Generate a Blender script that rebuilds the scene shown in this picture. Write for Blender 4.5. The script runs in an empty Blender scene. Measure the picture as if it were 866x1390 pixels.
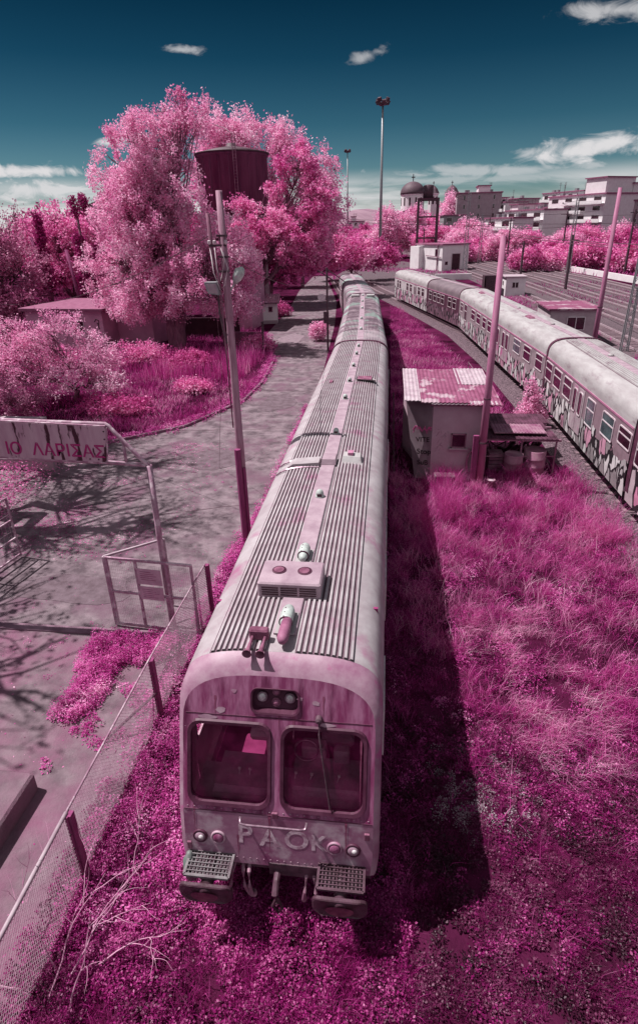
import bpy, math, random
import numpy as np
from mathutils import Vector, Matrix, noise as mnoise
PI = math.pi
SC = bpy.context.scene
COL = SC.collection
RNG = np.random.default_rng(7)
random.seed(7)

# ------------------------------------------------------------------ tagging
def tag(o, label=None, cat=None, group=None, kind=None):
    if label: o['label'] = label
    if cat: o['category'] = cat
    if group: o['group'] = group
    if kind: o['kind'] = kind
    return o

def thing(name, label, cat, loc=(0, 0, 0), rz=0.0, group=None):
    o = bpy.data.objects.new(name, None)
    COL.objects.link(o)
    o.location = loc
    o.rotation_euler = (0, 0, rz)
    o.empty_display_size = 0.3
    return tag(o, label, cat, group)

def copy_tree(o, loc=None, rz=None, label=None, parent=None, scale=None):
    c = o.copy()
    COL.objects.link(c)
    if parent: c.parent = parent
    if loc is not None: c.location = loc
    if rz is not None: c.rotation_euler = (0, 0, rz)
    if scale is not None: c.scale = scale
    if label: c['label'] = label
    for ch in list(o.children): copy_tree(ch, parent=c)
    return c

# ------------------------------------------------------------------ mesh builder
class MB:
    def __init__(s): s.v = []; s.f = []
    def add(s, vs, fs):
        n = len(s.v); s.v += [tuple(p) for p in vs]; s.f += [tuple(i + n for i in f) for f in fs]; return s
    def box(s, x0, x1, y0, y1, z0, z1, M=None):
        vs = [(x, y, z) for z in (z0, z1) for y in (y0, y1) for x in (x0, x1)]
        if M is not None: vs = [M @ Vector(p) for p in vs]
        return s.add(vs, [(0, 2, 3, 1), (4, 5, 7, 6), (0, 1, 5, 4), (2, 6, 7, 3), (0, 4, 6, 2), (1, 3, 7, 5)])
    def bbox(s, x0, x1, y0, y1, z0, z1, b=0.02, M=None):
        # box with chamfered vertical edges and top rim
        def ring(x0, x1, y0, y1, z): return [(x0+b, y0, z), (x1-b, y0, z), (x1, y0+b, z), (x1, y1-b, z), (x1-b, y1, z), (x0+b, y1, z), (x0, y1-b, z), (x0, y0+b, z)]
        r = ring(x0, x1, y0, y1, z0) + ring(x0, x1, y0, y1, z1-b) + ring(x0+b, x1-b, y0+b, y1-b, z1)
        if M is not None: r = [M @ Vector(p) for p in r]
        fs = [tuple(reversed(range(8))), tuple(range(16, 24))]
        for k in range(2):
            for i in range(8):
                j = (i+1) % 8; fs.append((k*8+i, k*8+j, k*8+8+j, k*8+8+i))
        return s.add(r, fs)
    def tube(s, pts, r, n=8, cap=True, up=None):
        pts = [Vector(p) for p in pts]
        rs = r if isinstance(r, (list, tuple)) else [r]*len(pts)
        vs = []; fs = []
        for i, p in enumerate(pts):
            a = pts[max(i-1, 0)]; b = pts[min(i+1, len(pts)-1)]
            t = (b-a); t = t.normalized() if t.length > 1e-9 else Vector((0, 0, 1))
            ref = Vector((0, 0, 1)) if abs(t.z) < 0.9 else Vector((0, 1, 0))
            u = t.cross(ref).normalized(); w = t.cross(u)
            for k in range(n):
                an = 2*PI*(k+.5)/n
                vs.append(p + (u*math.cos(an) + w*math.sin(an))*rs[i])
        for i in range(len(pts)-1):
            for k in range(n):
                j = (k+1) % n
                fs.append((i*n+k, i*n+j, (i+1)*n+j, (i+1)*n+k))
        if cap: fs += [tuple(reversed(range(n))), tuple(range((len(pts)-1)*n, len(pts)*n))]
        return s.add(vs, fs)
    def beam(s, a, b, w=0.05, h=None): # square bar
        return s.tube([a, b], (w/2)*1.414, 4)
    def lathe(s, prof, n=24, c=(0, 0, 0), M=None):
        vs = []; fs = []
        for (r, z) in prof:
            for k in range(n):
                an = 2*PI*k/n; vs.append(Vector((r*math.cos(an), r*math.sin(an), z)))
        if M is not None: vs = [M @ v for v in vs]
        vs = [v + Vector(c) for v in vs]
        for i in range(len(prof)-1):
            for k in range(n):
                j = (k+1) % n; fs.append((i*n+k, i*n+j, (i+1)*n+j, (i+1)*n+k))
        fs += [tuple(reversed(range(n))), tuple(range((len(prof)-1)*n, len(prof)*n))]
        return s.add(vs, fs)
    def loft(s, rings, closed=False, cap0=False, cap1=False):
        n = len(rings[0]); vs = [p for r in rings for p in r]; fs = []
        for i in range(len(rings)-1):
            for k in range(n if closed else n-1):
                j = (k+1) % n; fs.append((i*n+k, i*n+j, (i+1)*n+j, (i+1)*n+k))
        if cap0: fs.append(tuple(reversed(range(n))))
        if cap1: fs.append(tuple(range((len(rings)-1)*n, len(rings)*n)))
        return s.add(vs, fs)
    def prism(s, poly, y0, y1): # poly in (x,z)
        n = len(poly); vs = [(x, y0, z) for x, z in poly] + [(x, y1, z) for x, z in poly]
        fs = [tuple(range(n)), tuple(reversed(range(n, 2*n)))] + [(i, i+n, (i+1) % n + n, (i+1) % n) for i in range(n)]
        return s.add(vs, fs)
    def slab(s, poly, z0, z1): # poly in (x,y)
        n = len(poly); vs = [(x, y, z0) for x, y in poly] + [(x, y, z1) for x, y in poly]
        fs = [tuple(reversed(range(n))), tuple(range(n, 2*n))] + [(i, (i+1) % n, (i+1) % n + n, i+n) for i in range(n)]
        return s.add(vs, fs)
    def build(s, name, m, parent=None, smooth=False, loc=None, rot=None):
        me = bpy.data.meshes.new(name); me.from_pydata(s.v, [], s.f); me.materials.append(m)
        me.validate()
        if smooth: me.polygons.foreach_set('use_smooth', [True]*len(me.polygons))
        o = bpy.data.objects.new(name, me); COL.objects.link(o)
        if parent: o.parent = parent
        if loc: o.location = loc
        if rot: o.rotation_euler = rot
        return o

def np_obj(name, V, F, m, parent=None):
    """V (n,3), F (m,k) with constant k"""
    me = bpy.data.meshes.new(name)
    n, k = F.shape
    me.vertices.add(len(V)); me.vertices.foreach_set('co', V.astype(np.float32).ravel())
    me.loops.add(n*k); me.loops.foreach_set('vertex_index', F.astype(np.int32).ravel())
    me.polygons.add(n); me.polygons.foreach_set('loop_start', np.arange(0, n*k, k, dtype=np.int32))
    me.update(calc_edges=True)
    me.materials.append(m)
    o = bpy.data.objects.new(name, me); COL.objects.link(o)
    if parent: o.parent = parent
    return o

def rrect(x0, x1, z0, z1, r, n=5):
    pts = []
    for cx, cz, a0 in ((x1-r, z1-r, 0), (x0+r, z1-r, 90), (x0+r, z0+r, 180), (x1-r, z0+r, 270)):
        for k in range(n+1):
            a = math.radians(a0 + 90*k/n); pts.append((cx + r*math.cos(a), cz + r*math.sin(a)))
    return pts   # ccw in x,z

# ------------------------------------------------------------------ materials
MATS = {}
def mat(name, c1, c2=None, rough=0.7, scale=4.0, metal=0.0, bump=0.0, bscale=None, lo=0.35, hi=0.65, c3=None, scale3=1.0, lo3=.5, hi3=.62, stretch=(1, 1, 1), spec=0.3, detail=6):
    if name in MATS: return MATS[name]
    m = bpy.data.materials.new(name); m.use_nodes = True; nt = m.node_tree; N = nt.nodes; L = nt.links
    b = N['Principled BSDF']; b.inputs['Roughness'].default_value = rough; b.inputs['Metallic'].default_value = metal
    b.inputs['Specular IOR Level'].default_value = spec
    b.inputs['Base Color'].default_value = (*c1, 1)
    tc = N.new('ShaderNodeTexCoord'); mp = N.new('ShaderNodeMapping'); mp.inputs['Scale'].default_value = stretch
    L.new(tc.outputs['Object'], mp.inputs['Vector'])
    def nz(sc, det=detail):
        n = N.new('ShaderNodeTexNoise'); n.inputs['Scale'].default_value = sc; n.inputs['Detail'].default_value = det; n.inputs['Roughness'].default_value = .62
        L.new(mp.outputs[0], n.inputs['Vector']); return n
    def ramp(n, lo, hi):
        r = N.new('ShaderNodeMapRange'); r.inputs['From Min'].default_value = lo; r.inputs['From Max'].default_value = hi
        L.new(n.outputs['Fac'], r.inputs['Value']); return r
    if c2:
        r = ramp(nz(scale), lo, hi)
        mx = N.new('ShaderNodeMix'); mx.data_type = 'RGBA'; mx.inputs[6].default_value = (*c1, 1); mx.inputs[7].default_value = (*c2, 1)
        L.new(r.outputs[0], mx.inputs[0]); out = mx.outputs[2]
        if c3:
            r3 = ramp(nz(scale3), lo3, hi3); m3 = N.new('ShaderNodeMix'); m3.data_type = 'RGBA'; m3.inputs[7].default_value = (*c3, 1)
            L.new(r3.outputs[0], m3.inputs[0]); L.new(out, m3.inputs[6]); out = m3.outputs[2]
        L.new(out, b.inputs['Base Color'])
    if bump:
        n = nz(bscale or scale*4, 4); bp = N.new('ShaderNodeBump'); bp.inputs['Strength'].default_value = bump; bp.inputs['Distance'].default_value = .03
        L.new(n.outputs['Fac'], bp.inputs['Height']); L.new(bp.outputs[0], b.inputs['Normal'])
    MATS[name] = m; return m

def leafmat(name, cols, transl=.35, nscale=.35, rough=.6, rnd=.62):
    """cols: list of 4 colours picked per leaf island, shifted by a slow noise"""
    if name in MATS: return MATS[name]
    m = bpy.data.materials.new(name); m.use_nodes = True; nt = m.node_tree; N = nt.nodes; L = nt.links
    N.remove(N['Principled BSDF']); out = N['Material Output']
    geo = N.new('ShaderNodeNewGeometry'); tc = N.new('ShaderNodeTexCoord')
    n = N.new('ShaderNodeTexNoise'); n.inputs['Scale'].default_value = nscale; n.inputs['Detail'].default_value = 4
    L.new(tc.outputs['Object'], n.inputs['Vector'])
    ad = N.new('ShaderNodeMath'); ad.operation = 'MULTIPLY_ADD'; ad.inputs[1].default_value = 1.6; ad.inputs[2].default_value = -.8
    L.new(n.outputs['Fac'], ad.inputs[0])
    ml = N.new('ShaderNodeMath'); ml.operation = 'MULTIPLY_ADD'; ml.inputs[1].default_value = rnd; ml.inputs[2].default_value = .5-rnd/2
    L.new(geo.outputs['Random Per Island'], ml.inputs[0])
    sm = N.new('ShaderNodeMath'); sm.operation = 'ADD'; sm.use_clamp = True
    L.new(ml.outputs[0], sm.inputs[0]); L.new(ad.outputs[0], sm.inputs[1])
    cr = N.new('ShaderNodeValToRGB'); e = cr.color_ramp.elements
    k = len(cols); e[0].position = 0; e[0].color = (*cols[0], 1); e[1].position = 1; e[1].color = (*cols[-1], 1)
    for i in range(1, k-1):
        x = e.new(i/(k-1)); x.color = (*cols[i], 1)
    L.new(sm.outputs[0], cr.inputs[0])
    d = N.new('ShaderNodeBsdfDiffuse'); t = N.new('ShaderNodeBsdfTranslucent'); g = N.new('ShaderNodeBsdfGlossy'); g.inputs['Roughness'].default_value = .45
    L.new(cr.outputs[0], d.inputs[0]); L.new(cr.outputs[0], t.inputs[0]); g.inputs[0].default_value = (.9, .8, .85, 1)
    mx = N.new('ShaderNodeMixShader'); mx.inputs[0].default_value = transl; L.new(d.outputs[0], mx.inputs[1]); L.new(t.outputs[0], mx.inputs[2])
    m2 = N.new('ShaderNodeMixShader'); m2.inputs[0].default_value = .022; L.new(mx.outputs[0], m2.inputs[1]); L.new(g.outputs[0], m2.inputs[2])
    L.new(m2.outputs[0], out.inputs[0])
    MATS[name] = m; return m

def glassmat(name, tint=(.55, .35, .45), refl=.12):
    m = bpy.data.materials.new(name); m.use_nodes = True; nt = m.node_tree; N = nt.nodes; L = nt.links
    N.remove(N['Principled BSDF']); out = N['Material Output']
    dd = N.new('ShaderNodeBsdfDiffuse'); dd.inputs[0].default_value = (.40, .03, .17, 1)
    tcn = N.new('ShaderNodeTexCoord'); dn = N.new('ShaderNodeTexNoise'); dn.inputs['Scale'].default_value = 2.6; dn.inputs['Detail'].default_value = 9; dn.inputs['Roughness'].default_value = .7; L.new(tcn.outputs['Object'], dn.inputs[0])
    dr = N.new('ShaderNodeMapRange'); dr.inputs[1].default_value = .38; dr.inputs[2].default_value = .72; dr.inputs[3].default_value = .0; dr.inputs[4].default_value = .16; L.new(dn.outputs['Fac'], dr.inputs[0])
    t = N.new('ShaderNodeBsdfTransparent'); t.inputs[0].default_value = (*tint, 1)
    g = N.new('ShaderNodeBsdfGlossy'); g.inputs['Roughness'].default_value = .04
    fr = N.new('ShaderNodeFresnel'); fr.inputs[0].default_value = 1.5
    ad = N.new('ShaderNodeMath'); ad.inputs[1].default_value = refl; L.new(fr.outputs[0], ad.inputs[0])
    mx = N.new('ShaderNodeMixShader'); L.new(ad.outputs[0], mx.inputs[0]); m0 = N.new('ShaderNodeMixShader'); L.new(dr.outputs[0], m0.inputs[0]); L.new(t.outputs[0], m0.inputs[1]); L.new(dd.outputs[0], m0.inputs[2]); L.new(m0.outputs[0], mx.inputs[1]); L.new(g.outputs[0], mx.inputs[2])
    L.new(mx.outputs[0], out.inputs[0]); return m

def graffitimat(name, base, cols, vmax=1.95, cell=1.1):
    """sprayed bubble letters low on a carriage side, bare paint above"""
    m = bpy.data.materials.new(name); m.use_nodes = True; nt = m.node_tree; N = nt.nodes; L = nt.links
    b = N['Principled BSDF']; b.inputs['Roughness'].default_value = .55
    tc = N.new('ShaderNodeTexCoord'); sep = N.new('ShaderNodeSeparateXYZ'); L.new(tc.outputs['Object'], sep.inputs[0])
    mp = N.new('ShaderNodeMapping'); mp.inputs['Scale'].default_value = (.15, cell*1.25, cell*.62); L.new(tc.outputs['Object'], mp.inputs[0])
    nz = N.new('ShaderNodeTexNoise'); nz.inputs['Scale'].default_value = 1.9; nz.inputs['Detail'].default_value = 2; L.new(mp.outputs[0], nz.inputs['Vector'])
    mixv = N.new('ShaderNodeMix'); mixv.data_type = 'VECTOR'; mixv.inputs[0].default_value = .42
    L.new(mp.outputs[0], mixv.inputs[4]); L.new(nz.outputs['Color'], mixv.inputs[5])
    v1 = N.new('ShaderNodeTexVoronoi'); v1.feature = 'DISTANCE_TO_EDGE'; v1.inputs['Scale'].default_value = 2.6; L.new(mixv.outputs[1], v1.inputs['Vector'])
    v2 = N.new('ShaderNodeTexVoronoi'); v2.inputs['Scale'].default_value = 2.6; L.new(mixv.outputs[1], v2.inputs['Vector'])
    s2 = N.new('ShaderNodeSeparateColor'); L.new(v2.outputs['Color'], s2.inputs[0])
    cr = N.new('ShaderNodeValToRGB'); cr.color_ramp.interpolation = 'CONSTANT'; e = cr.color_ramp.elements
    e[0].color = (*cols[0], 1); e[1].position = 1/len(cols); e[1].color = (*cols[1], 1)
    for i in range(2, len(cols)): e.new(i/len(cols)).color = (*cols[i], 1)
    L.new(s2.outputs[0], cr.inputs[0])
    lt = N.new('ShaderNodeMath'); lt.operation = 'LESS_THAN'; lt.inputs[1].default_value = .085; L.new(v1.outputs['Distance'], lt.inputs[0])
    mo = N.new('ShaderNodeMix'); mo.data_type = 'RGBA'; mo.inputs[7].default_value = (.02, .015, .02, 1); L.new(lt.outputs[0], mo.inputs[0]); L.new(cr.outputs[0], mo.inputs[6])
    # mask by height with a wavy top
    n3 = N.new('ShaderNodeTexNoise'); n3.inputs['Scale'].default_value = 1.1; L.new(tc.outputs['Object'], n3.inputs['Vector'])
    ad = N.new('ShaderNodeMath'); ad.operation = 'MULTIPLY_ADD'; ad.inputs[1].default_value = 1.1; ad.inputs[2].default_value = vmax-.5; L.new(n3.outputs['Fac'], ad.inputs[0])
    ls = N.new('ShaderNodeMath'); ls.operation = 'LESS_THAN'; L.new(sep.outputs[2], ls.inputs[0]); L.new(ad.outputs[0], ls.inputs[1])
    n4 = N.new('ShaderNodeTexNoise'); n4.inputs['Scale'].default_value = 3; n4.inputs['Detail'].default_value = 8; L.new(tc.outputs['Object'], n4.inputs['Vector'])
    mb = N.new('ShaderNodeMix'); mb.data_type = 'RGBA'; mb.inputs[6].default_value = (*base, 1); mb.inputs[7].default_value = tuple(c*.55 for c in base) + (1,)
    r4 = N.new('ShaderNodeMapRange'); r4.inputs[1].default_value = .45; r4.inputs[2].default_value = .75; L.new(n4.outputs['Fac'], r4.inputs[0]); L.new(r4.outputs[0], mb.inputs[0])
    mf = N.new('ShaderNodeMix'); mf.data_type = 'RGBA'; L.new(ls.outputs[0], mf.inputs[0]); L.new(mb.outputs[2], mf.inputs[6]); L.new(mo.outputs[2], mf.inputs[7])
    md = N.new('ShaderNodeMix'); md.data_type = 'RGBA'; md.blend_type = 'MULTIPLY'; md.inputs[0].default_value = .5
    L.new(mf.outputs[2], md.inputs[6]); L.new(n4.outputs['Fac'], md.inputs[7])
    L.new(md.outputs[2], b.inputs['Base Color']); MATS[name] = m; return m

asphalt = mat('asphalt', (.095, .066, .08), (.235, .175, .20), .9, 1.6, bump=.7, bscale=26, lo=.38, hi=.62, c3=(.15, .08, .115), scale3=.55, lo3=.5, hi3=.64, detail=10)
concrete = mat('concrete', (.11, .072, .09), (.215, .155, .18), .9, 1.9, bump=.6, bscale=25, c3=(.21, .08, .14), scale3=.5, lo3=.42, hi3=.62, detail=10)
kerbm = mat('kerb_concrete', (.15, .08, .115), (.25, .15, .2), .9, 3, bump=.4)
ballast = mat('ballast', (.03, .02, .025), (.19, .13, .155), .95, 14, bump=1.0, bscale=18, lo=.3, hi=.7, detail=3)
ballast_dark = mat('ballast_dark', (.035, .02, .028), (.30, .2, .24), .95, 16, bump=1.0, bscale=18, lo=.4, hi=.75, detail=3)
soil = mat('soil', (.018, .004, .010), (.075, .010, .038), .95, .8, c3=(.13, .018, .068), scale3=.15, lo3=.45, hi3=.65, bump=1.0, bscale=14, spec=0.0, detail=10)
rust = mat('rusty_steel', (.14, .04, .08), (.30, .12, .19), .75, 5, bump=.3)
railsteel = mat('rail_steel', (.46, .38, .41), (.28, .18, .22), .45, 6)
sleeper = mat('sleeper', (.16, .09, .12), (.26, .18, .2), .9, 5)
roofmetal = mat('roof_metal', (.43, .385, .405), (.31, .25, .275), .5, 2.2, c3=(.33, .14, .23), scale3=1.3, lo3=.56, hi3=.72, bump=.12, spec=.4)
roofdark = mat('roof_dark_graffiti', (.16, .11, .14), (.40, .31, .35), .55, 1.1, c3=(.30, .40, .36), scale3=.5, lo3=.55, hi3=.6, lo=.45, hi=.6)
groove = mat('roof_groove', (.09, .05, .07), (.16, .09, .12), .7, 5)
roofstrip = mat('roof_strip', (.42, .31, .36), (.30, .20, .25), .6, 3, bump=.1)
roofpale = mat('roof_pale', (.43, .405, .41), (.33, .295, .305), .55, 1.4, c3=(.22, .15, .18), scale3=1.2, lo3=.55, hi3=.72, stretch=(2.2, .7, 2.2), detail=9, bump=.08, spec=.4)
sidegrey = mat('side_grey', (.42, .34, .37), (.28, .18, .23), .55, 1.6, c3=(.42, .14, .27), scale3=.9, lo3=.52, hi3=.66, bump=.1)
faceplum = mat('cab_face_paint', (.20, .032, .105), (.36, .14, .25), .5, 2.6, detail=12, lo=.4, hi=.62, c3=(.10, .012, .05), scale3=1.6, lo3=.5, hi3=.66, bump=.15, stretch=(3.2, 1, .55), spec=.45)
facepale = mat('cab_rim_paint', (.42, .28, .345), (.27, .11, .19), .5, 2.4, detail=12, c3=(.38, .08, .22), scale3=3.1, lo3=.58, hi3=.68, bump=.08, spec=.45)
gasket = mat('rubber_gasket', (.06, .012, .032), (.10, .03, .06), .5, 6)
darkiron = mat('dark_iron', (.05, .028, .038), (.13, .07, .095), .6, 6, bump=.3)
buffm = mat('buffer_iron', (.10, .045, .07), (.05, .02, .03), .5, 5, bump=.2)
interior = mat('cab_interior', (.20, .02, .095), (.32, .05, .17), .8, 3)
seatm = mat('seat_cloth', (.85, .50, .66), (.72, .38, .54), .85, 6)
consolem = mat('console', (.40, .26, .33), (.26, .14, .20), .6, 5)
glass = glassmat('cab_glass', (.92, .78, .84), .03)
winglass = mat('window_glass', (.018, .006, .011), (.06, .012, .03), .12, 1.2, spec=.7)
tealglass = mat('window_glass_teal', (.03, .05, .06), (.10, .15, .16), .1, 1.2, spec=.8)
winframe = mat('window_frame', (.68, .60, .63), (.5, .38, .43), .5, 8)
lampglass = mat('lamp_glass', (.65, .60, .62), (.35, .3, .32), .15, 20, spec=.8)
mint = mat('mint_casing', (.52, .58, .55), (.36, .38, .37), .5, 9, c3=(.4, .2, .3), scale3=6, lo3=.6, hi3=.7)
pinkplastic = mat('pink_plastic', (.34, .13, .22), (.24, .08, .15), .6, 6)
chrome = mat('worn_chrome', (.38, .26, .32), (.22, .12, .17), .3, 10, metal=.6)
fadedpaint = mat('faded_lettering', (.62, .47, .54), (.30, .15, .22), .8, 7, lo=.42, hi=.6, detail=10)
joinm = mat('gangway_rubber', (.06, .015, .035), (.12, .035, .07), .7, 5)
stripem = mat('pink_stripe', (.46, .20, .31), (.36, .12, .23), .6, 4)
wood = mat('pole_wood', (.30, .14, .21), (.42, .25, .32), .85, 3, stretch=(6, 6, .6), bump=.5, bscale=9)
woodplum = mat('pole_stub_wood', (.20, .03, .11), (.30, .07, .18), .85, 3, stretch=(6, 6, .6), bump=.5, bscale=9)
pinkpole = mat('pink_pole_paint', (.33, .10, .20), (.44, .18, .29), .6, 3, stretch=(4, 4, .5), bump=.2)
steelgrey = mat('galvanised', (.38, .40, .41), (.26, .25, .27), .5, 8, metal=.4)
gatepaint = mat('gate_paint', (.42, .27, .34), (.28, .12, .2), .6, 6, c3=(.55, .42, .48), scale3=4, lo3=.5, hi3=.6)
wirem = mat('fence_wire', (.55, .42, .48), (.40, .24, .32), .5, 8, metal=.3)
dullcable = mat('cable', (.10, .05, .07), (.14, .08, .1), .6, 8)
papersign = mat('notice_board', (.55, .36, .45), (.42, .25, .33), .6, 5)
lettering = mat('sign_lettering', (.40, .01, .15), (.32, .03, .15), .7, 9)
blackpaint = mat('spray_black', (.03, .015, .02), rough=.7)
pinkspray = mat('spray_pink', (.55, .10, .28), rough=.7)
whitewall = mat('white_render', (.82, .77, .79), (.74, .67, .70), .9, 1.0, bump=.1)
greywall = mat('grey_render', (.42, .33, .37), (.34, .25, .29), .9, .8, bump=.15)
huntwall = mat('hut_wall', (.50, .36, .43), (.42, .28, .34), .9, 1.3, bump=.15)
hutdark = mat('hut_grey_panel', (.24, .18, .21), (.17, .11, .14), .9, 1.3, bump=.15)
palewall = mat('pale_pink_wall', (.62, .33, .46), (.50, .24, .36), .9, .8, bump=.2)
rooftile = mat('roof_tile', (.45, .17, .29), (.60, .36, .46), .8, 6)
plumroof = mat('plum_roof', (.22, .065, .13), (.30, .11, .19), .8, 2)
hutroof = mat('hut_roof_sheet', (.19, .045, .10), (.27, .085, .16), .8, 3, c3=(.40, .28, .33), scale3=.9, lo3=.55, hi3=.6)
whitesheet = mat('white_roof_sheet', (.48, .39, .43), (.34, .24, .29), .8, 3)
domem = mat('dome_lead', (.085, .05, .065), (.13, .075, .1), .6, .4)
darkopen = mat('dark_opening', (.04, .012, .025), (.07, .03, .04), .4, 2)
tankm = mat('water_tank_concrete', (.12, .02, .065), (.22, .06, .13), .85, .6, stretch=(1.5, 1.5, .25), bump=.2)
bark = mat('bark', (.16, .05, .10), (.30, .14, .2), .9, 3, stretch=(3, 3, .5), bump=.6)
barkpale = mat('pale_twig', (.62, .33, .46), (.5, .22, .35), .8, 4)
junkm = mat('junk_metal', (.22, .07, .14), (.35, .2, .26), .7, 2)
junkdark = mat('junk_dark', (.05, .015, .03), (.14, .05, .09), .8, 2)
signboard = None

def signmat():
    m = mat('sign_board_paint', (.52, .36, .43), (.42, .25, .33), .6, 3, c3=(.06, .015, .03), scale3=2.2, lo3=.53, hi3=.57, stretch=(1.6, 1, .35), detail=8)
    return m
signboard = signmat()

L_BIG = leafmat('leaf_pale_pink', [(.62, .12, .36), (.88, .36, .61), (.96, .56, .76), (.99, .80, .90)], .4, .25)
L_MID = leafmat('leaf_rose', [(.46, .025, .22), (.80, .16, .47), (.92, .37, .64), (.97, .64, .81)], .4, .3)
L_DEEP = leafmat('leaf_magenta', [(.30, .012, .13), (.56, .06, .28), (.74, .16, .43), (.86, .34, .58)], .35, .35)
L_PURP = leafmat('leaf_plum', [(.30, .05, .16), (.46, .12, .27), (.62, .24, .41), (.78, .44, .58)], .3, .35)
L_CYP = leafmat('leaf_cypress', [(.26, .01, .11), (.42, .03, .20), (.55, .07, .28)], .2, .6)
G_TALL = leafmat('grass_rose', [(.22, .004, .10), (.48, .03, .25), (.68, .11, .41), (.94, .46, .69)], .4, .45)
W_MID = leafmat('weed_mid', [(.14, .003, .065), (.42, .02, .22), (.66, .11, .41), (.97, .56, .77)], .35, 1.6, rnd=.42)
G_FORE = leafmat('weed_fore', [(.022, .001, .010), (.11, .003, .05), (.31, .014, .16), (.70, .18, .44)], .3, 1.5, rnd=.42)
G_DEEP = leafmat('grass_magenta', [(.09, .001, .038), (.27, .006, .13), (.46, .03, .25), (.74, .18, .46)], .35, .5)
G_DARK = leafmat('weed_dark', [(.015, .004, .009), (.05, .008, .026), (.14, .014, .07), (.32, .12, .21)], .25, 1.3, rnd=.42)
G_STRAW = leafmat('grass_straw', [(.46, .06, .26), (.66, .16, .42), (.84, .38, .60), (.95, .66, .80)], .35, .8)
LITTER = leafmat('leaf_litter', [(.12, .006, .06), (.32, .035, .17), (.55, .15, .34), (.85, .5, .66)], .1, .8)

# ------------------------------------------------------------------ foliage
def quads_from(C, S, flat=0.0, aspect=.6, rng=RNG):
    n = len(C)
    a = rng.normal(size=(n, 3)); a /= np.linalg.norm(a, axis=1)[:, None]
    b = rng.normal(size=(n, 3))
    if flat: a[:, 2] *= (1-flat); b[:, 2] *= (1-flat)
    b -= a*np.sum(a*b, axis=1)[:, None]/np.sum(a*a, axis=1)[:, None]; b /= (np.linalg.norm(b, axis=1)[:, None]+1e-9)
    S = np.asarray(S).reshape(-1, 1)*np.ones((n, 1))
    V = np.stack([C + a*S, C + b*S*aspect, C - a*S, C - b*S*aspect], axis=1).reshape(-1, 3)
    F = np.arange(4*n).reshape(n, 4)
    return V, F

def ellip_pts(lobes, n, rng, shell=.45):
    vol = np.array([l[3]*l[4]*l[5] for l in lobes])**.8; w = vol/vol.sum()
    idx = rng.choice(len(lobes), n, p=w)
    Lb = np.array(lobes)[idx]
    d = rng.normal(size=(n, 3)); d /= np.linalg.norm(d, axis=1)[:, None]
    r = rng.uniform(size=(n, 1))**shell
    return Lb[:, :3] + d*r*Lb[:, 3:6], idx

def make_crown(name, parent, m, lobes, nclust, per, cr, ls, seed, droop=0.0, zmin=.3, shell=.45, gap=-.22):
    rng = np.random.default_rng(seed)
    C, idx = ellip_pts(lobes, nclust, rng, shell)
    # uneven outline: drop clusters in random pockets
    keep = np.array([mnoise.noise(Vector(c)*.45 + Vector((seed, 0, 0))) > gap for c in C]); C = C[keep]; idx = idx[keep]
    n = len(C)*per
    sc = rng.uniform(.55, 1.25, size=(len(C), 1))*cr
    P = np.repeat(C, per, axis=0) + rng.normal(size=(n, 3))*np.repeat(sc, per, axis=0)*np.array([.55, .55, .5])
    if droop: # hanging strands
        t = rng.uniform(size=(n, 1))**1.5; P[:, 2:3] -= t*droop
    P = P[P[:, 2] > zmin]
    V, F = quads_from(P, rng.uniform(.6, 1.3, size=(len(P), 1))*ls, rng=rng)
    return np_obj(name, V, F, m, parent), C, idx

def make_tree(name, label, cat, loc, lobes, m, seed, nclust=400, per=40, cr=.6, ls=.12, tr=.3, split=.3, group=None, droop=0., twigs=260, barkm=None, shell=.45, crown_name='crown', zmin=.3, trunks=1, gap=-.22):
    t = thing(name, label, cat, loc, 0, group)
    rng = np.random.default_rng(seed); rd = random.Random(seed)
    cro, C, idx = make_crown(crown_name, t, m, lobes, nclust, per, cr, ls, seed, droop, zmin, shell, gap)
    mb = MB()
    top = max(l[2] for l in lobes); zs = top*split
    def wob(a, b, r0, r1, n=5, k=.08, sides=6):
        a = Vector(a); b = Vector(b); ln = (b-a).length; pts = []
        for i in range(n+1):
            q = a.lerp(b, i/n)
            if 0 < i < n: q += Vector((rd.uniform(-1, 1), rd.uniform(-1, 1), rd.uniform(-.5, .8)))*ln*k
            pts.append(q)
        mb.tube(pts, [r0 + (r1-r0)*i/n for i in range(n+1)], sides); return pts
    for q in range(trunks):
        off = Vector((rd.uniform(-1, 1), rd.uniform(-1, 1), 0))*(tr*2 if trunks > 1 else 0)
        tp = wob(off + Vector((0, 0, -.2)), (rd.uniform(-.4, .4) + off.x*1.5, rd.uniform(-.4, .4), zs), tr*1.15, tr*.8, 5, .03, 9)
    fork = tp[-1]
    for i, l in enumerate(lobes):
        c = Vector(l[:3]); a = fork if l[2] > fork.z else tp[len(tp)//2+1]
        bp = wob(a, c, tr*.55, tr*.16, 5, .09)
        sel = np.where(idx == i)[0]
        rng.shuffle(sel)
        for j in sel[:max(3, twigs//len(lobes))]:
            wob(bp[rd.randrange(2, 6)], C[j], tr*.10+.01, .012, 3, .08, 4)
    mb.build('trunk', barkm or bark, t, smooth=True)
    return t

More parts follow.
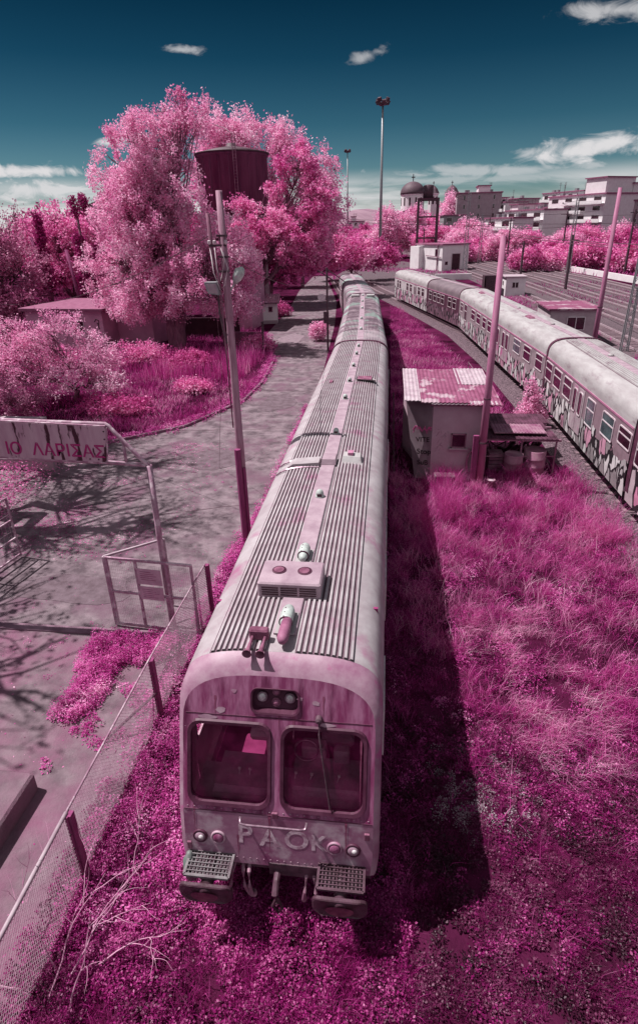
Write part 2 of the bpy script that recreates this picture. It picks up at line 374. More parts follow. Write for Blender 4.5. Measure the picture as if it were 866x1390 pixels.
def blades(name, label, m, P, h, w, lean, seed, cat='grass', segs=3, lie=0.0, wind=(0, 0)):
    """P (n,3) roots, h heights"""
    rng = np.random.default_rng(seed); n = len(P)
    h = np.asarray(h).reshape(-1, 1)*rng.uniform(.55, 1.25, size=(n, 1)); 
    az = rng.uniform(0, 2*PI, size=(n, 1)); d = np.concatenate([np.cos(az), np.sin(az), np.zeros((n, 1))], 1)
    sd = np.concatenate([-np.sin(az), np.cos(az), np.zeros((n, 1))], 1)
    az2 = rng.uniform(0, 2*PI, size=(n, 1)); sd = np.concatenate([np.cos(az2), np.sin(az2), np.zeros((n, 1))], 1)
    ln = rng.uniform(.1, 1, size=(n, 1))*lean*h
    W = np.asarray(w)*rng.uniform(.6, 1.3, size=(n, 1))
    wd = np.array([[wind[0], wind[1], 0.]])
    rows = []
    for k in range(segs+1):
        t = k/segs
        c = P + d*ln*t*t + wd*h*t*t + np.array([[0, 0, 1.]])*h*(t - .35*lean*t*t*.6)
        ww = W*(1-t)**.7*.5
        if k < segs: rows += [c - sd*ww, c + sd*ww]
        else: rows += [c]
    nv = 2*segs+1
    V = np.stack(rows, axis=1).reshape(-1, 3)
    base = (np.arange(n)*nv)[:, None]
    tris = []
    for k in range(segs-1):
        a = 2*k; tris += [[a, a+1, a+3], [a, a+3, a+2]]
    a = 2*(segs-1); tris += [[a, a+1, a+2]]
    F = np.concatenate([base + np.array(t)[None, :] for t in tris], axis=0)
    o = np_obj(name, V, F, m)
    return tag(o, label, cat, kind='stuff')

def scatter(x0, x1, y0, y1, n, fn=None, rng=RNG):
    x = rng.uniform(x0, x1, n); y = rng.uniform(y0, y1, n)
    if fn is not None:
        k = rng.uniform(size=n) < fn(x, y); x = x[k]; y = y[k]
    return np.stack([x, y, np.zeros(len(x))], 1)

def fbm(x, y, s=1.0, seed=0.0):
    return np.array([mnoise.fractal(Vector((a*s+seed, b*s-seed, seed*.37)), 1.0, 2.0, 3) for a, b in zip(x, y)])

def inpoly(x, y, poly):
    r = np.zeros(len(x), bool); n = len(poly); j = n-1
    for i in range(n):
        xi, yi = poly[i]; xj, yj = poly[j]
        c = ((yi > y) != (yj > y)) & (x < (xj-xi)*(y-yi)/((yj-yi)+1e-12)+xi); r ^= c; j = i
    return r

def leafstuff(name, label, m, P, size, seed, hz=.12, cat='leaf litter', flat=.6):
    rng = np.random.default_rng(seed)
    P = P + np.concatenate([np.zeros((len(P), 2)), rng.uniform(0.01, 1, size=(len(P), 1))*np.asarray(hz).reshape(-1, 1)], 1)
    V, F = quads_from(P, rng.uniform(.5, 1.4, size=(len(P), 1))*size, flat=flat, rng=rng)
    V[:, 2] = np.maximum(V[:, 2], .008)
    return tag(np_obj(name, V, F, m), label, cat, kind='stuff')

def weeds(name, label, m, P, R, h, k, size, seed, cat='weeds', asp=.42):
    """bushy plants: each root carries k pointed leaves fanned up and out from its stem"""
    rng = np.random.default_rng(seed); n = len(P)
    sc = rng.uniform(.45, 1.3, size=(n, 1)); C = np.repeat(P, k, 0); s = np.repeat(sc, k, 0)
    t = rng.uniform(size=(n*k, 1)); an = rng.uniform(0, 2*PI, size=(n*k, 1))
    d = np.concatenate([np.cos(an), np.sin(an), np.zeros((n*k, 1))], 1)
    rad = R*s*(.15+.85*np.sqrt(1-t**1.6))*rng.uniform(.3, 1, size=(n*k, 1))
    B = C + d*rad; B[:, 2:3] = h*s*t*.95 + .01
    up = np.zeros((n*k, 3)); up[:, 2:3] = rng.uniform(-.25, .9, size=(n*k, 1))
    a = d + up + rng.normal(size=(n*k, 3))*.25; a /= np.linalg.norm(a, axis=1)[:, None]
    b = np.cross(a, np.array([[0, 0, 1.]]) + rng.normal(size=(n*k, 3))*.35); b /= (np.linalg.norm(b, axis=1)[:, None]+1e-9)
    L = size*rng.uniform(.45, 1.5, size=(n*k, 1))*(1.15-.5*t)
    V = np.stack([B, B + a*L*.55 + b*L*asp, B + a*L*1.25 - np.array([[0, 0, .15]])*L, B + a*L*.55 - b*L*asp], 1).reshape(-1, 3)
    V[:, 2] = np.maximum(V[:, 2], .006); F = np.arange(4*n*k).reshape(-1, 4)
    return tag(np_obj(name, V, F, m), label, cat, kind='stuff')

def text_mesh(name, body, size, m, parent, loc, rot, depth=.004, xscale=1.0):
    cu = bpy.data.curves.new(name, 'FONT'); cu.body = body; cu.size = size; cu.extrude = depth; cu.offset = .012*size if depth > .0015 else .02*size
    tmp = bpy.data.objects.new(name + '_tmp', cu); COL.objects.link(tmp)
    dg = bpy.context.evaluated_depsgraph_get(); me = bpy.data.meshes.new_from_object(tmp.evaluated_get(dg))
    bpy.data.objects.remove(tmp); bpy.data.curves.remove(cu)
    me.name = name; me.materials.clear(); me.materials.append(m)
    o = bpy.data.objects.new(name, me); COL.objects.link(o); o.parent = parent
    o.location = loc; o.rotation_euler = rot; o.scale = (xscale, 1, 1); return o

# ================================================================== SETTING
def struct(name, mb, m, **k):
    o = mb.build(name, m, **k); o['kind'] = 'structure'; return o
g = MB(); xs = [-2500, -400, -120, -40, 0, 40, 120, 400, 2500]; ys = [-300, -40, 0, 40, 90, 160, 300, 700, 3500]
for j in range(8):
    for i in range(8):
        g.add([(xs[i], ys[j], 0), (xs[i+1], ys[j], 0), (xs[i+1], ys[j+1], 0), (xs[i], ys[j+1], 0)], [(0, 1, 2, 3)])
struct('ground', g, soil)
# station road: asphalt sheet on the left
ROAD = [(-4.3, 10.9), (-4.2, 15), (-4.25, 21), (-4.4, 40), (-5.4, 60), (-7.6, 90), (-11.5, 125), (-15.5, 124), (-14.2, 95), (-12.3, 74), (-11.4, 54), (-8.6, 43), (-8.1, 36), (-8.3, 31.6), (-10.2, 26.8), (-13.2, 24.2), (-16, 22.4), (-26, 20.5), (-26, 11), (-10, 10.9)]
struct('road', MB().slab(ROAD, -.05, .006), asphalt)
YARD = [(-4.75, 3.0), (-4.55, 7.6), (-4.9, 9.4), (-4.9, 10.7), (-24, 10.9), (-24, 0), (-4.9, 0)]
struct('paved_yard', MB().slab(YARD, -.05, .012), concrete)
k = MB(); isl = [(-11.4, 54), (-8.6, 43), (-8.1, 36), (-8.3, 31.6), (-10.2, 26.8), (-13.2, 24.2), (-16, 22.4), (-26, 20.5)]
for a, b in zip(isl, isl[1:]):
    A = Vector((*a, 0)); B = Vector((*b, 0)); d = (B-A).normalized(); nrm = Vector((d.y, -d.x, 0))
    if nrm.x > 0 or True: nrm = Vector((-abs(nrm.x), abs(nrm.y), 0)) if False else nrm
    vs = [A, B, B - nrm*.14, A - nrm*.14]
    k.add([(v.x, v.y, 0) for v in vs] + [(v.x, v.y, .13) for v in vs], [(4, 5, 6, 7), (0, 1, 5, 4), (1, 2, 6, 5), (2, 3, 7, 6), (3, 0, 4, 7)])
struct('kerb', k, kerbm)
struct('gate_threshold', MB().box(-13.5, -4.9, 10.72, 10.95, 0, .05), kerbm)
# raised loading block at lower left
struct('loading_platform', MB().bbox(-14, -6.05, -2, 6.55, 0, .42, .04), concrete)
# cracks as narrow joints in the road
jt = MB()
for (a, b) in (((-12.2, 26.0), (-4.3, 26.9)), ((-14, 15.3), (-4.3, 18.4)), ((-8.4, 34.2), (-4.4, 33.9)), ((-9.3, 9.3), (-8.1, 3)), ((-14, 7.4), (-5, 8.9))):
    pts = [Vector((*a, .009)).lerp(Vector((*b, .009)), i/14) + Vector((0, random.uniform(-.07, .07), 0)) for i in range(15)]
    for p, q in zip(pts, pts[1:]): jt.add([p+Vector((0, -.018, 0)), q+Vector((0, -.018, 0)), q+Vector((0, .018, 0)), p+Vector((0, .018, 0))], [(0, 1, 2, 3)])
struct('road_cracks', jt, darkopen)

# railway tracks
def along(pts, s=1.0): # resample polyline
    P = [Vector((*p, 0)) for p in pts]; out = []
    for a, b in zip(P, P[1:]):
        n = max(1, int((b-a).length/s)); out += [a.lerp(b, i/n) for i in range(n)]
    return out + [P[-1]]
def track(pts, bed, bw=1.9, name='railway_track', sl=True):
    P = along(pts, 6); b = MB(); L_ = []; R_ = []
    def off(P, o, z): 
        r = []
        for i, p in enumerate(P):
            t = (P[min(i+1, len(P)-1)]-P[max(i-1, 0)]).normalized(); r.append(p + Vector((t.y, -t.x, 0))*o + Vector((0, 0, z)))
        return r
    b.loft([off(P, -bw, .005), off(P, -bw+.4, .10), off(P, bw-.4, .10), off(P, bw, .005)])
    struct('ballast_bed', b, bed)
    r = MB()
    for o in (-.75, .75): r.loft([off(P, o-.035, .12), off(P, o-.035, .27), off(P, o+.035, .27), off(P, o+.035, .12)])
    struct(name, r, railsteel)
    if sl:
        s = MB()
        for i, (a, bb) in enumerate(zip(P, P[1:])):
            t = (bb-a).normalized(); ang = math.atan2(-t.x, t.y); nn = int((bb-a).length/.65)
            for q in range(nn):
                c = a.lerp(bb, q/nn); M = Matrix.Translation(c) @ Matrix.Rotation(ang, 4, 'Z'); s.box(-1.25, 1.25, -.12, .12, .09, .135, M)
        struct('railway_sleepers', s, sleeper)
T1 = [(-1.33, 7.5), (-1.33, 29), (-1.6, 40), (-2.2, 52), (-3.9, 70), (-6.5, 90), (-10, 115)]
T2 = [(9.42, -15), (9.42, 28), (8.9, 42), (7.7, 54), (5.6, 64), (2.4, 78), (-1, 92), (-5, 112)]
track(T1, soil, 1.7); track(T2, ballast_dark, 2.3)
for i, (x0, k) in enumerate(((19.5, 0), (23.8, .0), (28.0, .01), (32.2, .02), (36.4, .03))):
    track([(x0, 20), (x0, 60), (x0-2+i*.2, 110), (x0-6, 160), (x0-14, 230), (x0-30, 330)], ballast)
struct('ballast_yard', MB().slab([(17.2, 10), (39, 10), (39, 70), (36.5, 112), (27, 205), (14, 240), (6, 200), (13.5, 130), (16.4, 80)], -.05, .004), ballast)
struct('gravel_apron', MB().slab([(-6.5, 96), (-1.5, 84), (4, 82), (12, 100), (12, 150), (2, 180), (-9, 170), (-11, 120)], -.05, .004), ballast)
# white retaining wall behind the yard
wv = MB(); W = [(40.5, 84), (38.2, 112), (33.5, 160), (27.6, 210), (22, 250)]
for a, b in zip(W, W[1:]):
    A = Vector((*a, 0)); B = Vector((*b, 0)); d = (B-A).normalized(); n_ = Vector((d.y, -d.x, 0))*.15
    vs = [A-n_, B-n_, B+n_, A+n_]; wv.add([(v.x, v.y, 0) for v in vs]+[(v.x, v.y, 1.0) for v in vs], [(4, 5, 6, 7), (0, 1, 5, 4), (1, 2, 6, 5), (2, 3, 7, 6), (3, 0, 4, 7)])
tag(wv.build('boundary_wall', whitewall), 'long low white wall along the far edge of the rail yard', 'wall')
# ================================================================== TRAINS
def S_ring(y, half=1.41, ze=3.05, top=3.93, z0=.98, p=.6, ribs=None, n=22, ylean=None):
    """cross-section from left bottom over the roof to right bottom; optional yfn(z)"""
    pts = [(-half+.03, z0), (-half, z0+.5), (-half, ze-.4), (-half, ze)]
    arc = []
    for i in range(1, n):
        a = PI*i/n; c = math.cos(a); s_ = math.sin(a)
        arc.append((-half*math.copysign(abs(c)**p, c), ze + (top-ze)*s_**p))
    pts += arc + [(half, ze), (half, ze-.4), (half, z0+.5), (half-.03, z0)]
    if ylean is None: return [(x, y, z) for x, z in pts]
    return [(x, ylean(z), z) for x, z in pts]
def roofz(x, half=1.41, ze=3.05, top=3.93, p=.6):
    c = min(1, (abs(x)/half)**(1/p)); return ze + (top-ze)*math.sqrt(max(0, 1-c*c))**p

def ribbed(xa, xb, y0, y1, pitch=.08, h=.036):
    mb = MB(); n = int(round((xb-xa)/pitch)); pr = []
    for i in range(n):
        a = xa + (xb-xa)*i/n; w = (xb-xa)/n
        for dx, dz in ((0, .004), (.30, .004), (.38, h), (.82, h), (.9, .004)):
            x = a + dx*w; pr.append((x, roofz(x)+dz))
    pr.append((xb, roofz(xb)+.004))
    ys = [y0, y0+.02] + [y0 + (y1-y0)*k/6 for k in range(1, 6)] + [y1]
    mb.loft([[(x, y, z) for x, z in pr] for y in ys]); mb.period = len(pr)-1; return mb
def build_ribs(mb, m, t, name='roof_ribs'):
    o = mb.build(name, m, t); o.data.materials.append(groove)
    for i, p in enumerate(o.data.polygons):
        if (i % mb.period) % 5 in (0, 4): p.material_index = 1
    return o

def wheelset(parent, yc, zc=.62):
    b = MB()
    for s_ in (-1, 1): b.bbox(s_*1.0-.08, s_*1.0+.08, yc-1.5, yc+1.5, .45, .75, .03)
    b.box(-.9, .9, yc-.2, yc+.2, .5, .8)
    bg = b.build('bogie', darkiron, parent)
    for dy in (-1.05, 1.05):
        for s_ in (-1, 1):
            M = Matrix.Translation((s_*.78, yc+dy, .68)) @ Matrix.Rotation(PI/2, 4, 'Y')
            w = MB().lathe([(.10, -.09), (.38, -.07), (.44, -.06), (.44, 0), (.40, .01), (.40, .07), (.2, .05), (.12, .09)], 20, M=M)
            w.build('wheel', rust, bg, True)

def side_window(parent, side, y0, y1, z0, z1, x, gl=None, frame=None, bar=True, r=.08, name='window'):
    """side -1 left wall, +1 right wall"""
    o = rrect(y0, y1, z0, z1, r); i = rrect(y0+.045, y1-.045, z0+.045, z1-.045, r*.7)
    X0 = side*x; X1 = side*(x+.03)
    n = len(o); mb = MB()
    mb.add([(X0, a, b) for a, b in o]+[(X1, a, b) for a, b in o]+[(X1, a, b) for a, b in i]+[(X0+side*.008, a, b) for a, b in i],
           [(k, (k+1) % n, n+(k+1) % n, n+k) for k in range(n)]+[(n+k, n+(k+1) % n, 2*n+(k+1) % n, 2*n+k) for k in range(n)]+[(2*n+k, 2*n+(k+1) % n, 3*n+(k+1) % n, 3*n+k) for k in range(n)])
    if bar and z1-z0 > .6:
        zm = z0+(z1-z0)*.6; a, b = sorted((X0+side*.006, X1-side*.004)); mb.box(a, b, y0+.03, y1-.03, zm-.02, zm+.02)
    w = mb.build(name, frame or winframe, parent)
    pg = MB().add([(X0+side*.010, a, b) for a, b in i], [tuple(range(n))])
    pg.build('pane', gl or winglass, w)
    return w

def side_door(parent, side, y0, y1, z0, z1, x):
    X0, X1 = sorted((side*x, side*(x+.025)))
    mb = MB(); ym = (y0+y1)/2
    for a, b in ((y0, ym-.02), (ym+.02, y1)): mb.bbox(X0, X1, a, b, z0, z1, .008)
    d = mb.build('door', sidegrey, parent)
    for a, b in ((y0, ym-.02), (ym+.02, y1)): side_window(d, side, a+.12, b-.12, z0+.75, z1-.12, x+.026, r=.12, bar=False, name='door_window')
    return d

def carriage(name, label, group, loc, rz, L, wallm, roofm, ribs=True, left=(), right=(), gangway=True, front=None, ze=3.05, equip=True, stripe=True, bog=True, ribm=None, stripm=None):
    t = thing(name, label, 'train carriage', loc, rz, group)
    y0 = .0 if front is None else front
    # walls
    w = MB()
    for s_ in (-1, 1):
        prof = [(s_*1.36, .62 if front is None else .98), (s_*1.40, 1.1), (s_*1.41, 1.8), (s_*1.41, ze)]
        rings = [[(x, y, z) for x, z in prof] for y in np.linspace(y0 if front is None else 7.36, L, 8)]
        if s_ > 0: rings = rings[::-1]
        w.loft(rings)
    w.add([(-1.36, y0, .62), (1.36, y0, .62), (1.36, L, .62), (-1.36, L, .62)], [(0, 3, 2, 1)])
    if front is not None: # cab sides with real side window openings
        for s_ in (-1, 1):
            def strip(za, zb, ya, yb):
                X = lambda z: s_*(1.36 if z < 1 else 1.40 if z < 1.2 else 1.41)
                zs = [za] + [z for z in (1.1, 1.8) if za < z < zb] + [zb]
                for a, b in zip(zs, zs[1:]): w.add([(X(a), ya, a), (X(a), yb, a), (X(b), yb, b), (X(b), ya, b)], [(0, 1, 2, 3)])
            strip(.98, 2.02, front, 7.36); strip(2.9, ze, front, 7.36); strip(2.02, 2.9, front, 6.14); strip(2.02, 2.9, 7.24, 7.36)
    # end walls
    for yy in ((L,) if front is not None else (y0, L)):
        r = S_ring(yy, z0=.62); w.add(r, [tuple(range(len(r)))])
    w.build('body', wallm, t)
    # roof skin
    r = MB(); sec = [q for q in S_ring(0) if q[2] >= ze-1e-6]
    r.loft([[(x, y, z) for x, _, z in sec] for y in np.linspace(y0, L, 8)])
    r.build('roof', roofm, t, True)
    if ribs:
        for a, b in ((-1.0, -.2), (.2, 1.0)): build_ribs(ribbed(a, b, y0+.02 if front is None else y0, L-.25), ribm or roofmetal, t)
    st = MB().bbox(-.165, .165, y0+(.35 if front else .1), L-.3, 3.90, 3.972, .012); st.build('roof_ridge', stripm or roofstrip, t)
    if stripe:
        for s_ in (-1, 1):
            a, b = sorted((s_*1.405, s_*1.432)); MB().box(a, b, y0+.05, L-.05, ze-.05, ze+.02).build('gutter', stripem if not front else sidegrey, t)
    for (a, b, c, d, kind) in left:
        if kind == 'door': side_door(t, -1, a, b, c, d, 1.412)
        else: side_window(t, -1, a, b, c, d, 1.412, gl=tealglass if kind == 'teal' else winglass)
    for (a, b, c, d, kind) in right:
        if kind == 'door': side_door(t, 1, a, b, c, d, 1.412)
        else: side_window(t, 1, a, b, c, d, 1.412)
    if gangway:
        ring0 = S_ring(L-.22, 1.44, top=3.99); ring1 = S_ring(L+.02, 1.44, top=3.99)
        ri = S_ring(L-.22, 1.405); ri1 = S_ring(L+.02, 1.405)
        MB().loft([ri, ring0, ring1, ri1]).build('gangway_seal', joinm, t)
    if bog:
        for yc in ((y0+2.6), L-2.6): wheelset(t, yc)
        u = MB()
        for a, b in ((y0+5, y0+7.5), (L*.5-1, L*.5+1.4)):
            if b < L-4: u.bbox(-1.2, -.5, a, b, .42, .95, .03); u.bbox(.5, 1.2, a+.5, b+.4, .42, .95, .03)
        if u.v: u.build('equipment_box', darkiron, t)
    return t

# ---- front car of the near train: local origin at (x=-1.33, y=0)
FX = -1.33; Y1 = 6.02
def yf(z): # front plane
    return 5.0 + (z-1.1)*.17 if z < 1.85 else 5.13 + (z-1.85)*.35
wr = [(y, y+1.25, 2.05, 2.9, 'w') for y in (9.2, 10.9, 12.6, 14.3, 19.2, 20.9, 22.6, 24.3)]
car = carriage('railcar', 'weathered railcar with flat plum cab face and ribbed grey roof, nearest of its train', 'carriages of the near train',
    (FX, 0, 0), 0, 29.2, sidegrey, roofmetal, front=Y1, left=wr + [(16.2, 17.9, 1.1, 2.95, 'door'), (26.2, 27.9, 1.1, 2.95, 'door')], right=wr + [(16.2, 17.9, 1.1, 2.95, 'door'), (26.2, 27.9, 1.1, 2.95, 'door')], bog=False, stripe=False)
wheelset(car, 8.2); wheelset(car, 26.4)

# cab shell
def F_pts(half, ze, top, z0, p, n=22):
    pts = [(-half+.03, z0), (-half, z0+.3), (-half, 1.85), (-half, ze)]
    for i in range(1, n):
        a = PI*i/n; c = math.cos(a); s_ = math.sin(a)
        pts.append((-half*math.copysign(abs(c)**p, c), ze+(top-ze)*s_**p))
    return pts + [(half, ze), (half, 1.85), (half, z0+.3), (half-.03, z0)]
ringF = F_pts(1.315, 3.0, 3.715, 1.02, .66)
ring1 = F_pts(1.375, 3.03, 3.83, 1.0, .63)
ring2 = F_pts(1.405, 3.05, 3.905, .98, .61)
ring3 = F_pts(1.41, 3.05, 3.93, .98, .6)
lf = MB().loft([[(x, yf(z)+.0, z) for x, z in ringF], [(x, yf(z)+.035, z) for x, z in ring1], [(x, yf(z)+.12, z) for x, z in ring2], [(x, Y1+.003, z) for x, z in ring3]])
lf.build('cab_rim', facepale, car, True)
# face: lower plane + upper plane with holes
def filled(outer, holes, yfn, depth=0):
    import bmesh
    bm = bmesh.new()
    def loop(pts):
        vs = [bm.verts.new((x, 0, z)) for x, z in pts]; return [bm.edges.new((vs[i], vs[(i+1) % len(vs)])) for i in range(len(vs))]
    es = loop(outer)
    for h in holes: es += loop(h)
    bmesh.ops.triangle_fill(bm, use_beauty=True, use_dissolve=False, edges=es, normal=(0, -1, 0))
    bm.verts.ensure_lookup_table()
    mb = MB(); mb.add([(v.co.x, yfn(v.co.z), v.co.z) for v in bm.verts], [tuple(v.index for v in f.verts) for f in bm.faces]); bm.free(); return mb
WL = rrect(-1.245, -.085, 1.95, 3.09, .17); WR = rrect(.05, 1.21, 1.95, 3.09, .17)
LB = rrect(-.345, .275, 3.24, 3.545, .09)
up = [(x, z) for x, z in ringF if z >= 1.849]
filled(up, [WL, WR, LB], yf).build('cab_face', faceplum, car)
lowp = [(x, z) for x, z in ringF if z <= 1.851]
filled(lowp, [], yf).build('cab_apron', mat('cab_apron_paint', (.36, .20, .28), (.22, .06, .14), .5, 2.2, detail=12, c3=(.45, .33, .39), scale3=2.6, lo3=.52, hi3=.64, bump=.08, spec=.45), car)
for pts in (WL, WR):
    inn = [( (x-(pts[0][0]+pts[12][0])/2)*.93+(pts[0][0]+pts[12][0])/2, (z-2.52)*.93+2.52) for x, z in pts]
    cx_ = sum(x for x, z in pts)/len(pts); inn = [((x-cx_)*.925+cx_, (z-2.52)*.925+2.52) for x, z in pts]
    out_ = [((x-cx_)*1.02+cx_, (z-2.52)*1.02+2.52) for x, z in pts]
    n = len(pts); mb = MB()
    A = [(x, yf(z)-.003, z) for x, z in out_]; B = [(x, yf(z)-.03, z) for x, z in pts]; C_ = [(x, yf(z)-.022, z) for x, z in inn]; D_ = [(x, yf(z)+.05, z) for x, z in inn]
    mb.loft([A, B, C_, D_], closed=True); fr = mb.build('windscreen', gasket, car)
    MB().add([(x, yf(z)+.012, z) for x, z in inn], [tuple(range(n))]).build('pane', glass, fr)
# light cluster recess
n = len(LB); rec = MB(); rec.loft([[(x, yf(z)-.012, z) for x, z in LB], [(x, yf(z)+.09, z) for x, z in LB]], closed=True)
rec.add([(x, yf(z)+.09, z) for x, z in LB], [tuple(range(n))]); lc = rec.build('light_cluster', gasket, car)
lb2 = [((x+.035)*1.08-.035, (z-3.39)*1.12+3.39) for x, z in LB]
MB().loft([[(x, yf(z)-.004, z) for x, z in lb2], [(x, yf(z)-.02, z) for x, z in lb2], [(x, yf(z)-.013, z) for x, z in LB]], closed=True).build('bezel', gasket, lc)
tilt = Matrix.Rotation(PI/2 - math.atan(.35)*0 , 4, 'X')
def round_lamp(parent, x, z, r, mg, ml, name, dep=.05, extra=0):
    M = Matrix.Translation((x, yf(z)+extra, z)) @ Matrix.Rotation(PI/2 - (math.atan(.35) if z > 1.85 else math.atan(.17)), 4, 'X')
    l = MB().lathe([(r*1.25, -.01), (r*1.25, .02), (r*1.08, .03), (r, .022)], 20, M=M).build(name, mg, parent, True)
    MB().lathe([(r, .018), (r*.7, .035), (r*.25, .043), (.001, .045)], 20, M=M).build('lens', ml, l, True)
    return l
round_lamp(lc, -.22, 3.40, .058, chrome, lampglass, 'headlight', extra=.07); round_lamp(lc, .16, 3.40, .058, chrome, lampglass, 'headlight', extra=.07)
round_lamp(lc, -.03, 3.47, .045, rust, pinkplastic, 'marker_lamp', extra=.08); round_lamp(lc, -.03, 3.33, .05, rust, pinkplastic, 'marker_lamp', extra=.08)
for x, m_, nm in ((-1.09, lampglass, 'headlight'), (-.83, pinkplastic, 'tail_lamp'), (.80, pinkplastic, 'tail_lamp'), (1.05, lampglass, 'headlight')):
    l = round_lamp(car, x, 1.43, .085, gasket if nm == 'headlight' else facepale, faceplum if nm == 'tail_lamp' else consolem, nm)
    if nm == 'headlight':
        M = Matrix.Translation((x+.02, yf(1.43)-.03, 1.44)) @ Matrix.Rotation(PI/2-.17, 4, 'X'); MB().lathe([(.04, 0), (.034, .02), (.001, .03)], 14, M=M).build('bulb', lampglass, l, True)
for (x0, x1, z0, z1) in ((-1.28, -1.22, 1.2, 1.34), (1.2, 1.27, 1.62, 1.74), (-.06, .02, 1.84, 1.94)):
    MB().bbox(x0, x1, yf(z0)-.02, yf(z0)+.01, z0, z1, .006).build('bracket', rust, car)
for x, z0, z1, w_ in ((-1.16, 1.5, 1.93, .012), (-.1, 1.2, 1.9, .016), (.95, 1.2, 1.92, .014), (.02, 3.0, 3.24, .012), (.22, 2.9, 3.22, .02), (.62, 3.2, 3.5, .014), (-.86, 3.12, 3.42, .016), (1.13, 2.0, 3.0, .012), (-.55, 1.1, 1.5, .014)):
    n_ = 8; mb = MB()
    L_ = [(x-w_*(1-i/n_)*(1+.4*math.sin(i*2.1)), z1+(z0-z1)*i/n_) for i in range(n_+1)]; R_ = [(x+w_*(1-i/n_)*(1+.4*math.sin(i*1.7)), z1+(z0-z1)*i/n_) for i in range(n_+1)]
    if not (z1 < 1.86 or z0 > 1.86): z1 = z1
    mb.loft([[(a, yf(b)-.0035, b) for a, b in L_], [(a, yf(b)-.0035, b) for a, b in R_]]); mb.build('rust_run', mat('rust_run_paint', (.16, .03, .075), (.26, .07, .14), .8, 9), car)
# grab rail
MB().tube([(-.50, 5.10, 1.83), (-.49, 5.03, 1.79), (-.40, 5.02, 1.78), (.33, 5.02, 1.78), (.41, 5.03, 1.79), (.42, 5.10, 1.83)], .018, 8).build('grab_rail', chrome, car, True)
# wiper
wp = MB().tube([(.56, yf(3.22)-.02, 3.22), (.57, yf(3.05)-.07, 3.05), (.73, yf(2.05)-.04, 2.05)], [.02, .012, .008], 6)
wp.lathe([(.045, -.02), (.045, .05), (.02, .07)], 12, c=(.56, yf(3.22)-.02, 3.22), M=Matrix.Rotation(PI/2, 4, 'X')); wo = wp.build('wiper', darkiron, car)
MB().tube([(.60, yf(2.72)-.025, 2.72), (.76, yf(1.99)-.02, 1.99)], .01, 4).build('wiper_blade', gasket, wo)
# painted letters, peeling patches
for ch, x, z, s_ in (('P', -.56, 1.38, .42), ('A', -.24, 1.36, .40), ('O', .10, 1.36, .42), ('K', .46, 1.36, .36)):
    text_mesh('painted_letter', ch, s_, fadedpaint, car, (x, yf(z)-.003, z), (PI/2-math.atan(.17), 0, 0), .0004)
for x, z, s_ in ((-.78, 3.24, .09), (-.98, 3.135, .17), (.66, 3.13, .16), (.3, 3.45, .05), (.52, 3.4, .06), (-.6, 3.5, .05)):
    q = [(x+s_*random.uniform(.5, 1)*math.cos(a), z+(s_*.25 if s_ > .1 else s_*.7)*random.uniform(.5, 1)*math.sin(a)) for a in np.linspace(0, 2*PI, 12)[:-1]]
    MB().add([(a, yf(b)-.0045, b) for a, b in q], [tuple(range(11))]).build('peeled_patch', facepale, car)
# cab interior
ci = MB(); ci.box(-1.3, 1.3, 7.4, 7.45, 1.1, 3.7); ci.box(-1.32, 1.32, 5.25, 7.4, 1.05, 1.1)
ci.build('cab_interior', interior, car)
for s_ in (-1, 1):
    o_ = rrect(6.10, 7.28, 1.98, 2.94, .1); i_ = rrect(6.16, 7.22, 2.04, 2.88, .08); n = len(o_)
    fr = MB().loft([[(s_*1.412, a, b) for a, b in o_], [(s_*1.435, a, b) for a, b in o_], [(s_*1.435, a, b) for a, b in i_], [(s_*1.40, a, b) for a, b in i_]], closed=True).build('window', winframe, car)
    MB().add([(s_*1.405, a, b) for a, b in i_], [tuple(range(n))]).build('pane', glass, fr)
# seams and rivets on the cab
for za in (1.86, 3.17):
    w_ = 1.30 if za < 3.0 else 1.27
    MB().box(-w_, w_, yf(za)-.006, yf(za)+.002, za-.006, za+.006).build('seam', gasket, car)
rv = MB()
for i in range(27):
    x = -1.25+i*2.5/26
    for z in (1.12, 1.9): rv.lathe([(.012, 0), (.009, .006)], 6, c=(x, yf(z)-.001, z), M=Matrix.Rotation(PI/2, 4, 'X'))
for (x, z) in ringF:
    if z > 2.0: rv.lathe([(.012, 0), (.009, .006)], 6, c=(x*.975, yf(z)-.002, (z-2)*.975+2), M=Matrix.Rotation(PI/2, 4, 'X'))
rv.build('rivet_row', facepale, car)
ds = MB(); ds.prism([(-.95, 1.95), (-.15, 1.95), (-.15, 2.1), (-.9, 2.12)], 5.35, 5.9); ds.box(-1.2, 1.2, 5.25, 5.85, 1.5, 1.93)
ds.bbox(.15, 1.15, 5.4, 5.95, 1.94, 2.10, .03); ds.bbox(.25, .6, 5.9, 6.1, 2.0, 2.3, .02); ds.bbox(.72, .95, 5.85, 6.0, 2.1, 2.32, .02); da = ds.build('dashboard', consolem, car)
MB().tube([(.33+.17*math.cos(a), 5.86+.05*math.sin(a), 2.30+.15*math.sin(a)) for a in np.linspace(0, 2*PI, 19)], .016, 6).build('brake_wheel', chrome, da, True)
lv = MB()
for x in (-.6, -.45, .2, .42, .8): lv.tube([(x, 5.55, 2.1), (x+.03, 5.5, 2.26)], .012, 6); lv.lathe([(.0, 0), (.025, .015), (.025, .035), (0, .05)], 10, c=(x+.03, 5.5, 2.25))
lv.build('control_lever', lampglass, da)
